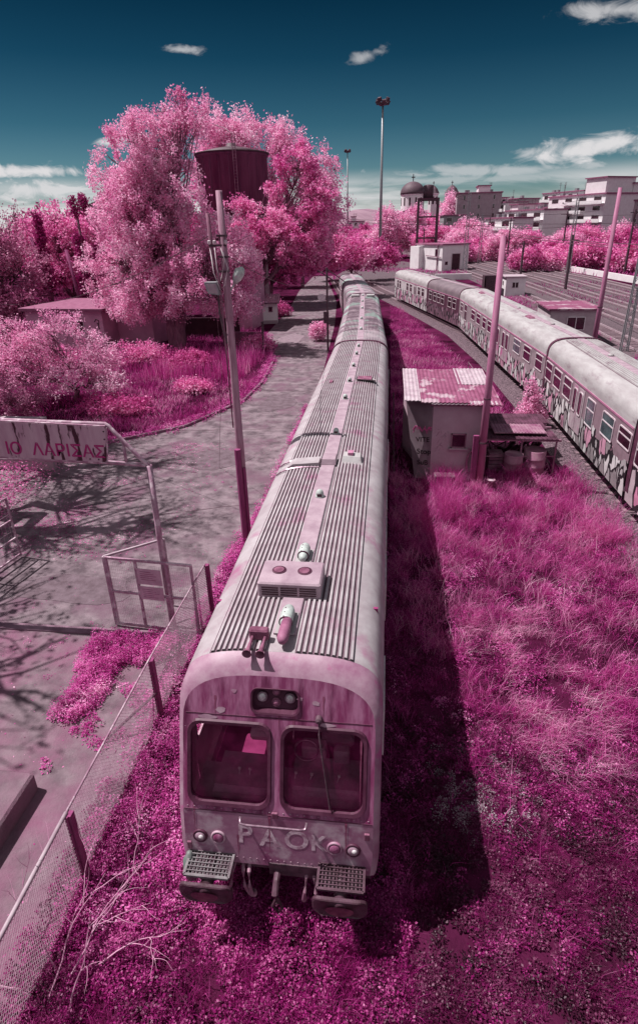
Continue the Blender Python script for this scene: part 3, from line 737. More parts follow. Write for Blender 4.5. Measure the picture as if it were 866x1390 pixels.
for x in (-.42, .72):
    s_ = MB(); s_.bbox(x-.26, x+.26, 6.45, 6.95, 1.75, 1.87, .05); s_.tube([(x, 6.7, 1.1), (x, 6.7, 1.75)], .06, 10); ss = s_.build('driver_seat', seatm, car)
    bk = [(x-.25, 1.85), (x+.25, 1.85), (x+.27, 2.35), (x+.2, 2.5), (x-.2, 2.5), (x-.27, 2.35)]
    MB().prism(bk, 6.9, 7.02).build('backrest', seatm, ss)
MB().bbox(-1.25, -1.12, 6.1, 6.4, 2.6, 2.95, .02).build('switch_box', winframe, car)
# headstock, buffers, coupling
hs = MB().box(-1.3, 1.3, 5.05, 5.3, .86, 1.03); hs.box(-.12, .62, 4.97, 5.06, .86, 1.08); hs.box(-.8, .8, 5.3, 7, .5, .9); hs.build('headstock', darkiron, car)
for bx_, tiltb in ((-.93, .0), (.90, .0)):
    b_ = MB(); My = Matrix.Rotation(PI/2, 4, 'X')
    b_.lathe([(.13, 0), (.13, .28), (.09, .30), (.085, .5)], 18, c=(bx_, 5.06, 1.0), M=My); b_.lathe([(.19, 0), (.19, .04)], 18, c=(bx_, 5.06, 1.0), M=My)
    bb = b_.build('buffer', buffm, car, True)
    pl_ = rrect(bx_-.37, bx_+.37, .78, 1.12, .12, 6); pk = MB()
    cv = lambda x, o: 4.53 + o + .055*((x-bx_)/.37)**2
    pk.loft([[(x, cv(x, .05), z) for x, z in pl_], [(x, cv(x, .012), z) for x, z in pl_], [((x-bx_)*.95+bx_, cv(x, 0), (z-.95)*.92+.95) for x, z in pl_]], closed=True, cap0=True, cap1=True)
    head = pk.build('buffer_head', buffm, bb)
    rp = [(bx_+.19*math.cos(a), .95+.10*math.sin(a)) for a in np.linspace(0, 2*PI, 25)[:-1]]
    MB().add([(x, cv(x, -.004), z) for x, z in rp], [tuple(range(24))]).build('rubbing_plate', mat('greasy_plate', (.10, .02, .05), (.2, .06, .1), .5, 8), head)
    # footplate grating
    gr = MB(); x0 = bx_-.31; x1 = bx_+.31; ya = 4.68; yb = 5.02; 
    for i in range(13): x = x0+(x1-x0)*i/12; gr.box(x-.006, x+.006, ya, yb, 1.13, 1.15)
    for i in range(7): y = ya+(yb-ya)*i/6; gr.box(x0, x1, y-.006, y+.006, 1.151, 1.168)
    for a, b in (((x0, ya), (x1, ya)), ((x1, ya), (x1, yb)), ((x1, yb), (x0, yb)), ((x0, yb), (x0, ya))): gr.beam((*a, 1.148), (*b, 1.148), .035)
    gb = gr.build('step_grating', buffm if bx_ > 0 else mat('grating_grey', (.20, .18, .19), (.12, .08, .1), .6, 8), car)
    gk = MB(); gk.box(x0+.01, x1-.01, ya+.02, 5.05, 1.085, 1.095); gk.beam((x0+.05, 5.05, .9), (x0+.05, ya+.05, 1.11), .04); gk.beam((x1-.05, 5.05, .9), (x1-.05, ya+.05, 1.11), .04); gk.build('step_bracket', darkiron, gb)
MB().lathe([(.06, -.32), (.10, -.28), (.115, -.1), (.10, .06), (.05, .12), (.035, .2), (.001, .21)], 16, c=(-1.24, 4.93, 1.02)).build('air_reservoir', mat('reservoir', (.12, .17, .15), (.2, .2, .2), .5, 6), car, True)
cp = MB(); cp.tube([(0, 5.1, .95), (0, 4.85, .92), (0, 4.72, .84), (.03, 4.70, .70)], [.05, .045, .05, .03], 8); cp.tube([(.03, 4.72, .8), (.10, 4.68, .62), (.03, 4.72, .45), (-.04, 4.70, .62), (.03, 4.72, .8)], .022, 8)
cp.build('coupling_hook', buffm, car)
for x, dx in ((-.52, .05), (-.62, -.05), (-.42, .02), (.5, .04), (.42, -.03)):
    hz = MB(); hz.tube([(x, 5.08, .95), (x+dx*.5, 4.95, .9), (x+dx, 4.88, .7), (x+dx*2, 4.9, .5), (x+dx*2.2, 4.98, .38)], .026, 8); hz.lathe([(.035, -.03), (.045, 0), (.035, .06)], 10, c=(x+dx*2.2, 4.98, .36)); hz.build('brake_hose', junkm, car)
# roof equipment
zr = 3.93
fb = MB().bbox(-.57, .42, 7.23, 7.9, zr-.02, 4.21, .025); fo = fb.build('ventilator_box', roofstrip, car)
for x in (-.28, .13):
    MB().lathe([(.115, 0), (.115, .008), (.10, .012)], 22, c=(x, 7.60, 4.21)).build('fan_rim', gasket, fo)
    MB().lathe([(.095, 0), (.07, .006), (.02, .02), (.001, .021)], 18, c=(x, 7.60, 4.2225)).build('fan_cap', rust, fo, True)
lo_ = MB()
for i in range(3):
    for k_ in range(4):
        x = -.50+i*.295; z = zr+.06+k_*.042; lo_.box(x, x+.26, 7.222, 7.228, z, z+.022)
lo_.build('louvre', darkopen, fo)
pp = MB()
for x in (-.5, .33): pp.box(x, x+.05, 7.224, 7.9, 4.208, 4.213)
def pod(yc, pinkend=False):
    p_ = MB(); M = Matrix.Translation((0, yc, 4.06)) @ Matrix.Rotation(PI/2, 4, 'X')
    p_.lathe([(.02, -.22), (.07, -.21), (.09, -.15), (.095, -.14), (.095, .10), (.09, .12), (.075, .15), (.06, .22), (.03, .25)], 18, M=M)
    o = p_.build('exhaust_silencer', mint, car, True)
    MB().lathe([(.101, -.0), (.101, .02)], 18, M=Matrix.Translation((0, yc-.115, 4.06)) @ Matrix.Rotation(PI/2, 4, 'X')).build('clamp_band', gasket, o)
    bl = MB()
    for dz in (-.1, 0, .1): bl.lathe([(.012, 0), (.012, .006)], 8, c=(-.03, yc+dz, 4.145))
    bl.build('rivet', darkopen, o)
    sd = MB(); sd.box(-.14, .14, yc-.28, yc+.22, 3.973, 3.985); sd.build('mounting_plate', roofpale, o)
pod(6.62); pod(8.42)
MB().lathe([(.02, -.26), (.075, -.24), (.08, 0), (.08, .15), (.05, .22), (.01, .23)], 16, M=Matrix.Translation((.02, 6.27, 4.08)) @ Matrix.Rotation(PI/2, 4, 'X')).build('roof_lamp_housing', pinkplastic, car, True)
for x in (-.24, -.42):
    M = Matrix.Translation((x, 5.97, 4.02)) @ Matrix.Rotation(PI/2, 4, 'X')
    h_ = MB().lathe([(.02, -.34), (.022, -.1), (.035, .05), (.06, .12), (.066, .13), (.05, .122), (.02, .02)], 16, M=M); h_.tube([(x, 6.2, 4.02), (x, 6.2, 3.93)], .02, 6); h_.build('air_horn', rust, car, True)
MB().bbox(-.47, -.2, 6.2, 6.32, 3.97, 4.12, .02).build('horn_valve', rust, car)
for yy, r_ in ((10.85, .085), (14.9, .08), (18.4, .08), (20.7, .08), (23.2, .075), (25.6, .07), (27.4, .07)):
    v_ = MB().lathe([(r_*1.15, 0), (r_*1.15, .02), (r_, .03), (r_*.98, .08), (r_*.8, .13), (r_*.4, .16), (.001, .165)], 16, c=(0, yy, 3.972)); o = v_.build('dome_ventilator', mint, car, True)
    MB().box(-r_*.6, r_*.6, yy-r_*1.06, yy-r_*.98, 4.0, 4.06).build('slot', darkopen, o)
# transverse conduits at mid roof
cc = MB(); cc.prism([(-.98, 3.80), (-.98, 3.90), (-.85, 3.99), (-.22, 4.05), (-.22, 3.9)], 12.55, 12.95); cc.build('conduit_cover', roofmetal, car)
c2 = MB(); c2.loft([[(-.17, 12.6, 3.98), (.19, 12.6, 3.98), (.19, 13.1, 3.98), (-.17, 13.1, 3.98)], [(-.15, 12.65, 4.10), (.17, 12.65, 4.10), (.17, 13.05, 4.10), (-.15, 13.05, 4.10)]], closed=True, cap1=True); c2.build('ridge_cover', roofstrip, car)
c3 = MB(); c3.loft([[(.28, 12.75, 3.86), (.82, 12.75, 3.82), (.82, 13.35, 3.82), (.28, 13.35, 3.86)], [(.34, 12.95, 4.08), (.76, 12.95, 4.05), (.76, 13.25, 4.05), (.34, 13.25, 4.08)]], closed=True, cap1=True); o = c3.build('intake_cowl', roofpale, car)
MB().box(.45, .58, 13.0, 13.2, 4.07, 4.14).build('cowl_cap', stripem, o)
rt = MB()
for yy in (12.45, 12.98): rt.tube([(x, yy, roofz(x)+.045) for x in np.linspace(-1.25, -.2, 9)], .02, 6)
rt.build('roof_pipe', chrome, car)
sc_ = MB(); sc_.add([(.25, 21.0, 3.95), (.85, 21.0, 3.88), (.98, 20.7, 4.03), (.22, 20.8, 4.06), (.25, 21.7, 3.96), (.8, 21.7, 3.9)], [(0, 3, 2, 1), (0, 4, 3), (1, 2, 5)])
sc_.build('air_scoop', roofpale, car)
bx3 = MB().box(.27, .8, 21.02, 21.6, 3.93, 3.975); bx3.build('hatch', rust, car)
MB().bbox(-.75, -.62, 20.6, 20.9, 3.88, 3.98, .02).build('roof_bracket', rust, car)
for x in (1.46,):
    hr = MB().tube([(1.42, 17.95, 1.3), (1.5, 17.98, 1.35), (1.5, 17.98, 2.6), (1.42, 17.95, 2.65)], .016, 6); hr.build('door_rail', pinkpole, car)

# following cars of the near train
car2 = carriage('railcar', 'railcar with dark sprayed roof, coupled behind the nearest railcar', 'carriages of the near train', (-1.33, 29.35, 0), math.radians(2.1), 22.2, sidegrey, roofdark, ribs=True, left=wr[:6], right=wr[:6], ribm=roofdark, bog=True, stripe=False)
for yy in (3, 7, 12, 16, 20):
    MB().lathe([(.09, 0), (.08, .1), (.03, .16)], 12, c=(0, yy, 3.972)).build('dome_ventilator', mint, car2, True)
e2 = MB(); e2.bbox(-.95, -.3, 19.3, 20.0, 3.85, 4.12, .03); e2.bbox(.3, .95, 19.3, 20.0, 3.85, 4.12, .03); e2.build('ventilator_box', roofpale, car2)
ce = MB(); ce.loft([S_ring(.05, 1.425, top=3.955), S_ring(3.0, 1.425, top=3.955)]); ce.build('pale_roof_end', roofmetal, car2, False)
build_ribs(ribbed(-1.0, -.2, .06, 3.0), roofmetal, car2)
car3 = carriage('railcar', 'farthest railcar of the near train, curving under the trees', 'carriages of the near train', (-2.15, 51.8, 0), math.radians(6.3), 22.5, sidegrey, roofdark, ribs=False, left=wr[:6], right=wr[:6], bog=True, stripe=False)

# ---- second train on the right (left walls in view).  left-wall x = 8.0
def wset(lst): return [(a, b, c, d, k_) for a, b, c, d, k_ in lst]
GA = graffitimat('graffiti_pink', (.34, .22, .27), [(.72, .34, .48), (.85, .62, .72), (.70, .28, .44), (.62, .5, .55)], 1.95, .55)
GB = graffitimat('graffiti_white', (.36, .24, .29), [(.80, .76, .77), (.35, .30, .32), (.72, .36, .50), (.82, .78, .8), (.50, .46, .48)], 1.80, 1.25)
GC = graffitimat('graffiti_mixed', (.42, .32, .36), [(.84, .80, .81), (.68, .35, .48), (.86, .82, .84), (.42, .36, .39)], 1.75, 1.4)
GD = graffitimat('graffiti_plum', (.12, .04, .075), [(.26, .13, .19), (.14, .07, .10), (.36, .2, .28)], 1.7, 1.3)
GE = graffitimat('graffiti_end', (.80, .72, .75), [(.85, .80, .82), (.72, .3, .48), (.5, .42, .46)], 1.9, 1.3)
gt = 'carriages of the graffiti covered train'
A_ = carriage('railcar', 'carriage with big pink bubble graffiti, cut by the right edge of the picture', gt, (9.42, -5, 0), 0, 23.25, GA, roofpale, ribs=False,
    left=[(22.0, 23.0, 2.0, 2.9, 'w'), (19.3, 20.6, 2.0, 2.9, 'w'), (17.0, 18.3, 2.0, 2.9, 'w'), (14.3, 16.0, 1.0, 2.9, 'door'), (11.6, 12.9, 2, 2.9, 'w'), (9.3, 10.6, 2, 2.9, 'w'), (7, 8.3, 2, 2.9, 'w')], right=[(y, y+1.3, 2, 2.9, 'w') for y in (3, 5.5, 8, 10.5, 13, 15.5, 18)])
B_ = carriage('railcar', 'short carriage with white and pink graffiti and ribbed pale roof beside the tall weed', gt, (9.42, 18.45, 0), 0, 11.35, GB, roofpale, ribs=False,
    left=[(0.05, 1.15, 2.2, 2.85, 'w'), (1.6, 2.8, 1.95, 2.85, 'teal'), (3.65, 4.6, 1.75, 2.85, 'teal'), (5.0, 6.45, 1.05, 2.92, 'door'), (6.75, 7.95, 2.0, 2.9, 'w'), (8.35, 9.6, 2.0, 2.9, 'w'), (9.95, 11.15, 2.0, 2.9, 'w')], right=[(y, y+1.2, 2, 2.9, 'w') for y in (1.5, 4, 6.5, 9)], bog=False)
for a_, b_ in ((-.75, -.2), (.2, .75)): build_ribs(ribbed(a_, b_, .3, 10.9, .12, .05), roofpale, B_)
wheelset(B_, 2.2); wheelset(B_, 9.4)
C_ = carriage('railcar', 'long carriage with smooth pale roof and tangled white graffiti behind the pink pole', gt, (9.42, 29.85, 0), math.radians(3.6), 25.2, GC, roofpale, ribs=False,
    left=[(.5, 1.7, 2.1, 2.92, 'w'), (2.6, 4.0, 2.1, 2.92, 'w'), (4.7, 6.2, 2.1, 2.92, 'teal'), (7.2, 9.0, 1.1, 2.95, 'door'), (9.6, 11.4, 1.1, 2.95, 'door'), (12.2, 13.3, 2.1, 2.9, 'w'), (13.9, 15.0, 2.1, 2.9, 'w'), (15.8, 17.2, 2.1, 2.9, 'w'), (17.9, 19.3, 2.1, 2.9, 'w'), (21.2, 22.3, 1.6, 2.95, 'w'), (23.1, 24.2, 2.1, 2.9, 'w')], right=[(y, y+1.3, 2, 2.9, 'w') for y in (2, 6, 10, 14, 18)])
for (yy) in (6.5, 20.5):
    MB().loft([[(-.55, yy, 3.86), (-.2, yy, 3.93), (-.2, yy+1.2, 3.93), (-.55, yy+1.2, 3.86)], [(-.5, yy+.1, 3.98), (-.24, yy+.1, 4.02), (-.24, yy+1.1, 4.02), (-.5, yy+1.1, 3.98)]], closed=True, cap1=True).build('roof_hatch', rust, C_)
D_ = carriage('railcar', 'short carriage with dark plum side and dark roof between two pale ones', gt, (7.80, 55.1, 0), math.radians(12.6), 10.4, GD, mat('roof_plum_grey', (.15, .11, .13), (.21, .16, .18), .6, 1), ribs=False, left=[(y, y+1.0, 2.0, 2.9, 'w') for y in (.8, 2.2, 4.4, 5.7, 7.0, 8.6)], bog=False)
wheelset(D_, 2.2); wheelset(D_, 8.2)
E_ = carriage('railcar', 'white ended carriage farthest along the graffiti covered train', gt, (5.50, 65.3, 0), math.radians(12.6), 15.0, GE, roofpale, ribs=False, left=[(1, 2, 2.0, 2.9, 'w'), (2.6, 3.6, 2, 2.9, 'w'), (4.2, 5.4, 1.1, 2.95, 'door'), (6.2, 7.2, 2, 2.9, 'w'), (7.8, 8.8, 2, 2.9, 'w'), (11.6, 12.4, 1.9, 2.9, 'w'), (12.8, 13.6, 1.9, 2.9, 'w')], gangway=False, bog=False)
wheelset(E_, 2.2); wheelset(E_, 12.4)
for c_, ys_ in ((A_, (9, 14, 19)), (B_, (3.4, 6.9)), (C_, (4, 11, 17)), (E_, (4, 9, 14))):
    for yy in ys_: MB().lathe([(.13, 0), (.12, .06), (.05, .10)], 12, c=(0, yy, 3.972)).build('dome_ventilator', roofpale, c_, True)
text_mesh('painted_number', '2', .30, winframe, A_, (-1.418, 21.3, 2.35), (PI/2, 0, -PI/2), .002)
# ================================================================== NEAR THINGS
# ---- utility pole with two lamps
up_ = thing('utility_pole', 'tall leaning wooden pole with two lamps, left of the near train', 'utility pole', (-4.2, 15.3, 0))
MB().tube([(0, 0, -.2), (0, 0, 4), (.01, 0, 8), (0, 0, 10.1)], [.125, .112, .095, .08], 14).build('pole', wood, up_, True)
st = MB(); st.tube([(-.02, -.17, 0), (-.04, -.17, 3.35)], [.10, .095], 8); st.tube([(.10, -.12, 0), (.10, -.12, 2.75)], [.06, .055], 6); st.build('splint_post', woodplum, up_, False)
cd_ = MB(); cd_.tube([(-.33, -.02, 9.6), (-.30, -.02, 8.6), (-.20, -.04, 8.3), (-.14, -.1, 7.7), (-.12, -.12, 4)], [.05, .045, .035, .025, .02], 8); cd_.build('conduit', bark, up_, True)
cr_ = MB(); cr_.beam((-.36, -.06, 8.85), (.10, -.06, 8.85), .05)
for x in (-.34, -.2, .09): MB().lathe([(.02, 0), (.045, .03), (.045, .09), (.02, .11)], 10, c=(x, -.08, 8.868)).build('insulator', winframe, up_)
for z in (9.05, 8.55, 8.2): MB().box(-.12, .1, -.14, .1, z, z+.05).build('clamp', darkiron, up_)
cr_.build('insulator_bracket', darkiron, up_)
lb_ = MB(); lb_.prism([(-.17, -.16), (.12, -.20), (.06, .12), (-.26, .12)], -.16, .12)
la = lb_.build('floodlight', steelgrey, up_, loc=(-.26, -.12, 7.86)); MB().prism([(-.13, -.14), (.09, -.16), (.05, .08), (-.19, .08)], -.166, -.161).build('lens', whitesheet, la)
MB().tube([(-.22, -.1, 7.64), (-.22, -.1, 7.2), (-.1, -.1, 6.4)], .035, 6).build('lamp_bracket', darkiron, up_)
rl = MB(); rl.tube([(.08, 0, 7.72), (.26, -.04, 7.98)], .02, 6); rl.tube([(.24, -.05, 7.92), (.30, -.06, 8.05), (.40, -.08, 8.22), (.50, -.08, 8.30)], [.05, .12, .14, .05], 12); rl.build('street_lamp_head', mint, up_, True)
cb = MB()
cb.tube([(-.34, -.05, 8.8), (-.26, -.18, 8.2), (-.12, -.2, 7.78), (.0, -.18, 7.9), (.10, -.12, 8.3), (.0, -.1, 8.7)], .014, 5)
cb.tube([(-.2, -.12, 8.8), (-.16, -.2, 8.3), (-.1, -.18, 8.0), (.05, -.15, 8.5), (-.05, -.1, 8.8)], .012, 5)
cb.build('loose_cable', winframe, up_, True)
gw = MB()
def sag(a, b, s, n=12):
    a = Vector(a); b = Vector(b); return [a.lerp(b, i/n) - Vector((0, 0, s*4*(i/n)*(1-i/n))) for i in range(n+1)]
def cable(name, label, pts, r=.012, cat='cable', group=None, m=None): 
    return tag(MB().tube(pts, r, 4).build(name, m or dullcable, None), label, cat, group)
cable('guy_wire', 'thin slack wire dropping from the wooden lamp pole to the road', [(-4.5, 15.2, 7.2), (-5.2, 17.5, 5), (-6.4, 20.4, 1.6), (-6.9, 21.6, 0)], .008)
cable('overhead_cable', 'thin cable running from the wooden lamp pole into the big pale tree', sag((-4.5, 15.3, 9.1), (-17, 24, 6.5), .6), .012)
cable('overhead_cable', 'long cable crossing from the wooden lamp pole over the road to the right', sag((-4.1, 15.3, 8.6), (-5, 46, 6.2), .9), .010)

# ---- pink metal pole beside the hut
rp_ = thing('metal_pole', 'tall pink painted pole standing at the corner of the small hut', 'pole', (3.66, 20.55, 0))
MB().tube([(0, 0, -.2), (0, 0, 4), (0, 0, 8.85)], [.15, .125, .095], 14).build('pole', pinkpole, rp_, True)
ba = MB(); ba.box(-.36, -.16, -.06, .06, 0, 2.0); ba.build('base_plank', woodplum, rp_)
bn = MB(); bn.lathe([(.16, 1.7), (.16, 1.76)], 14); bn.lathe([(.14, 3.4), (.14, 3.44)], 14); bn.build('strap', darkiron, rp_)
p2_ = copy_tree(rp_, loc=(13.3, 39.0, 0), label='tall pink pole standing behind the ribbed carriage of the graffiti train'); p2_.scale = (1.15, 1.15, 1.24)
for c in list(p2_.children):
    if c.name.startswith('base_plank'): bpy.data.objects.remove(c)

# ---- hut
hut = thing('hut', 'small rendered hut with rusty sheet roof and scrawled grey end panel', 'hut', (0, 0, 0))
# front y=20.95, x 1.85..3.85 ; grey panel from x .75 (top) to 1.25 (bottom)
hb = MB(); hb.slab([(1.78, 20.95), (3.86, 20.95), (3.98, 24.6), (.80, 24.6)], 0, 3.05)
hw = hb.build('wall', huntwall, hut)
gp = MB(); gp.add([(1.22, 21.05, 0), (1.80, 20.93, 0), (1.80, 20.93, 3.12), (.78, 21.45, 3.12), (1.22, 24.5, 0), (1.8, 24.5, 0), (1.8, 24.5, 3.12), (.78, 24.5, 3.12)], [(0, 1, 2, 3), (4, 7, 6, 5), (0, 3, 7, 4), (1, 5, 6, 2), (3, 2, 6, 7), (0, 4, 5, 1)])
gpo = gp.build('side_panel', hutdark, hut); gpo['label'] = 'dark grey panel with black and pink scrawls'
def rsheet(x0, x1, ya, yb, za, zb, n, m, nm, dz=0):
    mb = MB(); pts = []
    n = max(8, int((x1-x0)/.15)*4)
    for i in range(n+1):
        x = x0+(x1-x0)*i/n; pts.append((x, .013*math.sin(i*PI/2)))
    R = [[(x, y_, z_+h+dz) for x, h in pts] for y_, z_ in ((ya, za), ((ya+yb)/2, (za+zb)/2+.0), (yb, zb))]
    R2 = [[(x, y_, z_+h+dz-.03) for x, h in pts] for y_, z_ in ((ya, za), ((ya+yb)/2, (za+zb)/2), (yb, zb))]
    mb.loft([R2[2], R2[0], R[0], R[1], R[2]]); return mb.build(nm, m, hut)
rsheet(.72, 1.32, 20.9, 25.3, 3.22, 3.42, 12, whitesheet, 'roof_sheet')
rsheet(1.34, 3.1, 20.75, 25.2, 3.20, 3.42, 34, hutroof, 'roof_sheet')
rsheet(3.02, 4.25, 20.65, 23.2, 3.12, 3.28, 22, hutroof, 'roof_sheet', .02)
rsheet(2.9, 4.15, 23.0, 25.3, 3.28, 3.40, 22, whitesheet, 'roof_sheet', .03)
rsheet(1.7, 4.2, 20.72, 21.1, 3.18, 3.2, 20, whitesheet, 'roof_edge', -.035)
MB().box(1.70, 4.0, 20.93, 21.0, 3.0, 3.13).build('eaves_beam', junkm, hut)
fw = MB()
for a in ((2.53, 2.57, 1.35, 1.93), (3.05, 3.09, 1.35, 1.93), (2.53, 3.09, 1.35, 1.40), (2.53, 3.09, 1.88, 1.93)): fw.box(a[0], a[1], 20.90, 20.95, a[2], a[3])
fwo = fw.build('window', junkm, hut); MB().box(2.57, 3.05, 20.93, 20.945, 1.40, 1.88).build('pane', winglass, fwo); MB().box(2.44, 3.18, 20.84, 20.95, 1.29, 1.345).build('sill', whitesheet, fwo)
def wtext(s_, size, m_, x, z, ang=0, par=hut, y=None):
    t_ = (x-1.22)/(1.80-1.22); return text_mesh('graffiti', s_, size, m_, par, (x, y, z), (PI/2+.00, ang, -.35), .002)
for s_, x, z, sz in (('VITE', 1.21, 1.55, .27), ('Stop', 1.27, 1.05, .30), ('SuB', 1.30, .60, .28)):
    text_mesh('graffiti', s_, sz, blackpaint, gpo, (x, 21.04-(x-1.22)*.0-.02, z), (PI/2+.02, -.06, -.22), .003)
pk_ = MB(); pts = []
for i in range(9): pts.append((1.08+i*.085, 21.06-i*.0142*1.1-.03, 2.02+.13*(i % 2)+.04*math.sin(i)))
pk_.tube(pts, .03, 4); pk_.tube([(p[0]+.02, p[1], p[2]+.1*((i*7) % 3-1)) for i, p in enumerate(pts)], .022, 4); pk_.build('graffiti', pinkspray, gpo)
tg = MB()
for (x, z, r_) in ((2.0, 1.9, .16), (2.2, 1.6, .2), (2.1, 1.25, .16), (2.35, 1.85, .12)):
    tg.tube([(x+r_*math.cos(a), 20.945, z+r_*1.2*math.sin(a*1.3)) for a in np.linspace(0, 5.2, 12)], .008, 4)
tg.build('graffiti', fadedpaint, hut)
hs_ = MB()
for k_ in range(4): hs_.tube([(3.28+.13*math.cos(a)+.012*k_, 20.86-.02*k_, .78+(.42+.02*k_)*math.sin(a)) for a in np.linspace(0, 2*PI, 23)], .02, 6)
hs_.tube([(3.28, 20.86, 1.2), (3.3, 20.9, 1.32), (3.2, 20.93, 1.34)], .02, 6)
tag(hs_.build('garden_hose', pinkpole, None, True), 'coiled hose hanging on the hut wall beside the pink pole', 'hose')
pot = thing('bucket', 'pale round bucket standing in the grass at the foot of the pink pole', 'bucket', (4.05, 20.25, 0))
MB().lathe([(.10, 0), (.13, .32), (.15, .33), (.15, .36), (.125, .35), (.11, .08)], 18).build('shell', junkm, pot, True)
MB().lathe([(.118, .30), (.11, .33), (.001, .335)], 18).build('lid', whitesheet, pot, True)
cbx = MB().bbox(1.95, 2.75, 20.3, 20.75, 0, .42, .03); tag(cbx.build('concrete_block', concrete, None), 'low concrete block in the weeds in front of the hut', 'block')

# ---- junk shelter right of the pole
js = thing('scrap_shelter', 'low dark shelter roofed with layered scrap sheets, right of the pink pole', 'shelter', (0, 0, 0))
for i, (x0, x1, ya, yb, z0, z1) in enumerate(((3.95, 6.7, 21.6, 22.7, 1.48, 1.60), (4.0, 6.5, 22.6, 23.6, 1.56, 1.66), (3.95, 6.8, 23.5, 24.8, 1.52, 1.72), (4.3, 6.3, 21.9, 23.0, 1.63, 1.70))):
    mb = MB(); M = Matrix.Translation((0, 0, 0)) @ Matrix.Rotation(.02*(i-1.5), 4, 'Z'); mb.bbox(x0, x1, ya, yb, z0, z0+.04, .01)
    n = 16
    for k_ in range(n): x = x0+(x1-x0)*(k_+.5)/n; mb.box(x-.02, x+.02, ya+.01, yb-.01, z0+.04, z0+.06)
    mb.build('roof_sheet', junkdark if i != 3 else junkm, js)
fr_ = MB()
for x in (4.0, 5.35, 6.65):
    for y in (21.7, 24.6): fr_.beam((x, y, 0), (x, y, 1.5), .06)
for y in (21.65, 23.2, 24.7): fr_.beam((3.9, y, 1.46), (6.8, y, 1.46), .08)
fr_.beam((4, 21.66, .75), (6.65, 21.66, .8), .04); fr_.build('frame', junkm, js)
def barrel(x, y, r, h, m_, label, g_=None):
    b = MB().lathe([(r*.97, 0), (r, .02), (r, h*.32), (r*1.04, h*.34), (r, h*.36), (r, h*.64), (r*1.04, h*.66), (r, h*.68), (r, h-.02), (r*.97, h), (r*.9, h-.03), (.001, h-.03)], 22, c=(x, y, 0)); return tag(b.build('barrel', m_, None, True), label, 'barrel', g_)
barrel(5.05, 21.5, .36, .95, junkm, 'rusty steel barrel under the front edge of the scrap shelter')
barrel(5.95, 21.9, .42, 1.0, mat('drum2', (.30, .1, .2), (.42, .24, .3), .7, 3), 'wide dented barrel at the right under the scrap shelter')
cr2 = MB(); 
for i in range(5): cr2.box(4.2, 4.75, 21.9, 22.4, .0+i*.16, .13+i*.16)
tag(cr2.build('crate', junkm, None), 'stack of slats forming a crate under the left of the scrap shelter', 'crate')
pile = MB().box(3.95, 6.8, 22.6, 25, 0, .14); rd = random.Random(3)
for i in range(26):
    a = Vector((rd.uniform(4, 6.7), rd.uniform(22.7, 24.9), .1)); b = a + Vector((rd.uniform(-.9, .9), rd.uniform(-.6, .6), rd.uniform(.1, 1.0))); b.z = max(b.z, 0.05); pile.beam(a, b, rd.uniform(.04, .12))
tag(pile.build('scrap_pile', junkdark, None), 'jumble of dark boards and pipes lying beneath the scrap shelter', 'scrap')
ty = MB()
for i in range(3): ty.lathe([(.2, -.07), (.32, -.09), (.34, 0), (.32, .09), (.2, .07), (.22, 0)], 22, c=(6.95, 22.2, .1+i*.19))
plk = MB()
for i in range(7):
    plk.box(3.6+rd.uniform(-.2, .4), 6.2+rd.uniform(-.3, .6), 25.6+i*.32, 25.83+i*.32, .25+i*.02, .3+i*.02)
plk.box(3.8, 4.0, 25.5, 27.8, 0, .25); plk.box(5.6, 5.8, 25.5, 27.8, 0, .25)
tag(plk.build('plank_stack', junkdark, None), 'dark planks laid flat on the ground behind the hut', 'planks')

# light wire fence behind the hut
wf = thing('wire_fence', 'low wire fence with thin posts behind the hut roof', 'fence', (0, 0, 0)); w_ = MB()
fp = [(4.4, 26.0), (5.0, 28.4), (5.3, 31), (5.3, 34), (5.2, 37)]
for x, y in fp: MB().beam((x, y, 0), (x, y, 1.2), .05).build('post', junkm, wf)
for z in (.4, .8, 1.15):
    w_.tube([(x, y, z) for x, y in fp], .012, 4)
w_.build('wire', wirem, wf)
tag(MB().beam((6.1, 24.9, .9), (5.4, 27.2, .3), .07).build('loose_rail', whitesheet, None), 'pale loose rail leaning behind the scrap shelter', 'rail')

# vertical rod beside the near train
tag(MB().tube([(.42, 21.5, 0), (.36, 22.6, 1.8), (.33, 23.2, 2.9)], .03, 6).build('leaning_rod', darkiron, None), 'dark rod leaning between the near train and the hut', 'rod')

# ---- sign arch
ar = thing('sign_gantry', 'rusty pipe gantry post carrying the station sign over the road', 'gantry', (-5.2, 11.2, 0))
MB().tube([(0, 0, -.1), (0, 0, 2.6), (.02, 0, 4.45)], [.075, .07, .065], 12).build('post', gatepaint, ar, True)
tp_ = MB(); tp_.tube([(.02, 0, 4.42), (-.20, 0, 4.66), (-.78, 0, 5.36), (-.84, 0, 5.40), (-7, 0, 5.55)], .045, 8); tp_.tube([(.0, 0, 4.45), (-.95, 0, 4.50), (-7, 0, 4.58)], .045, 8); tp_.beam((-.5, 0, 4.50), (-.5, 0, 4.98), .045); tp_.build('truss', gatepaint, ar, True)
p_far = MB().tube([(-6.6, 0, -.1), (-6.6, 0, 5.6)], .08, 10); p_far.build('post', gatepaint, ar, True)
sg = thing('station_sign', 'peeling pale sign board with magenta Greek letters hanging over the road', 'sign', (-6.03, 11.13, 4.98), 0)
sb = MB(); n = 20
sb.prism([(-4.6, -.30), (-.12, -.44), (-.07, -.40), (.03, .33), (.0, .38), (-4.6, .55)], -.03, .03); sbo = sb.build('board', signboard, sg)
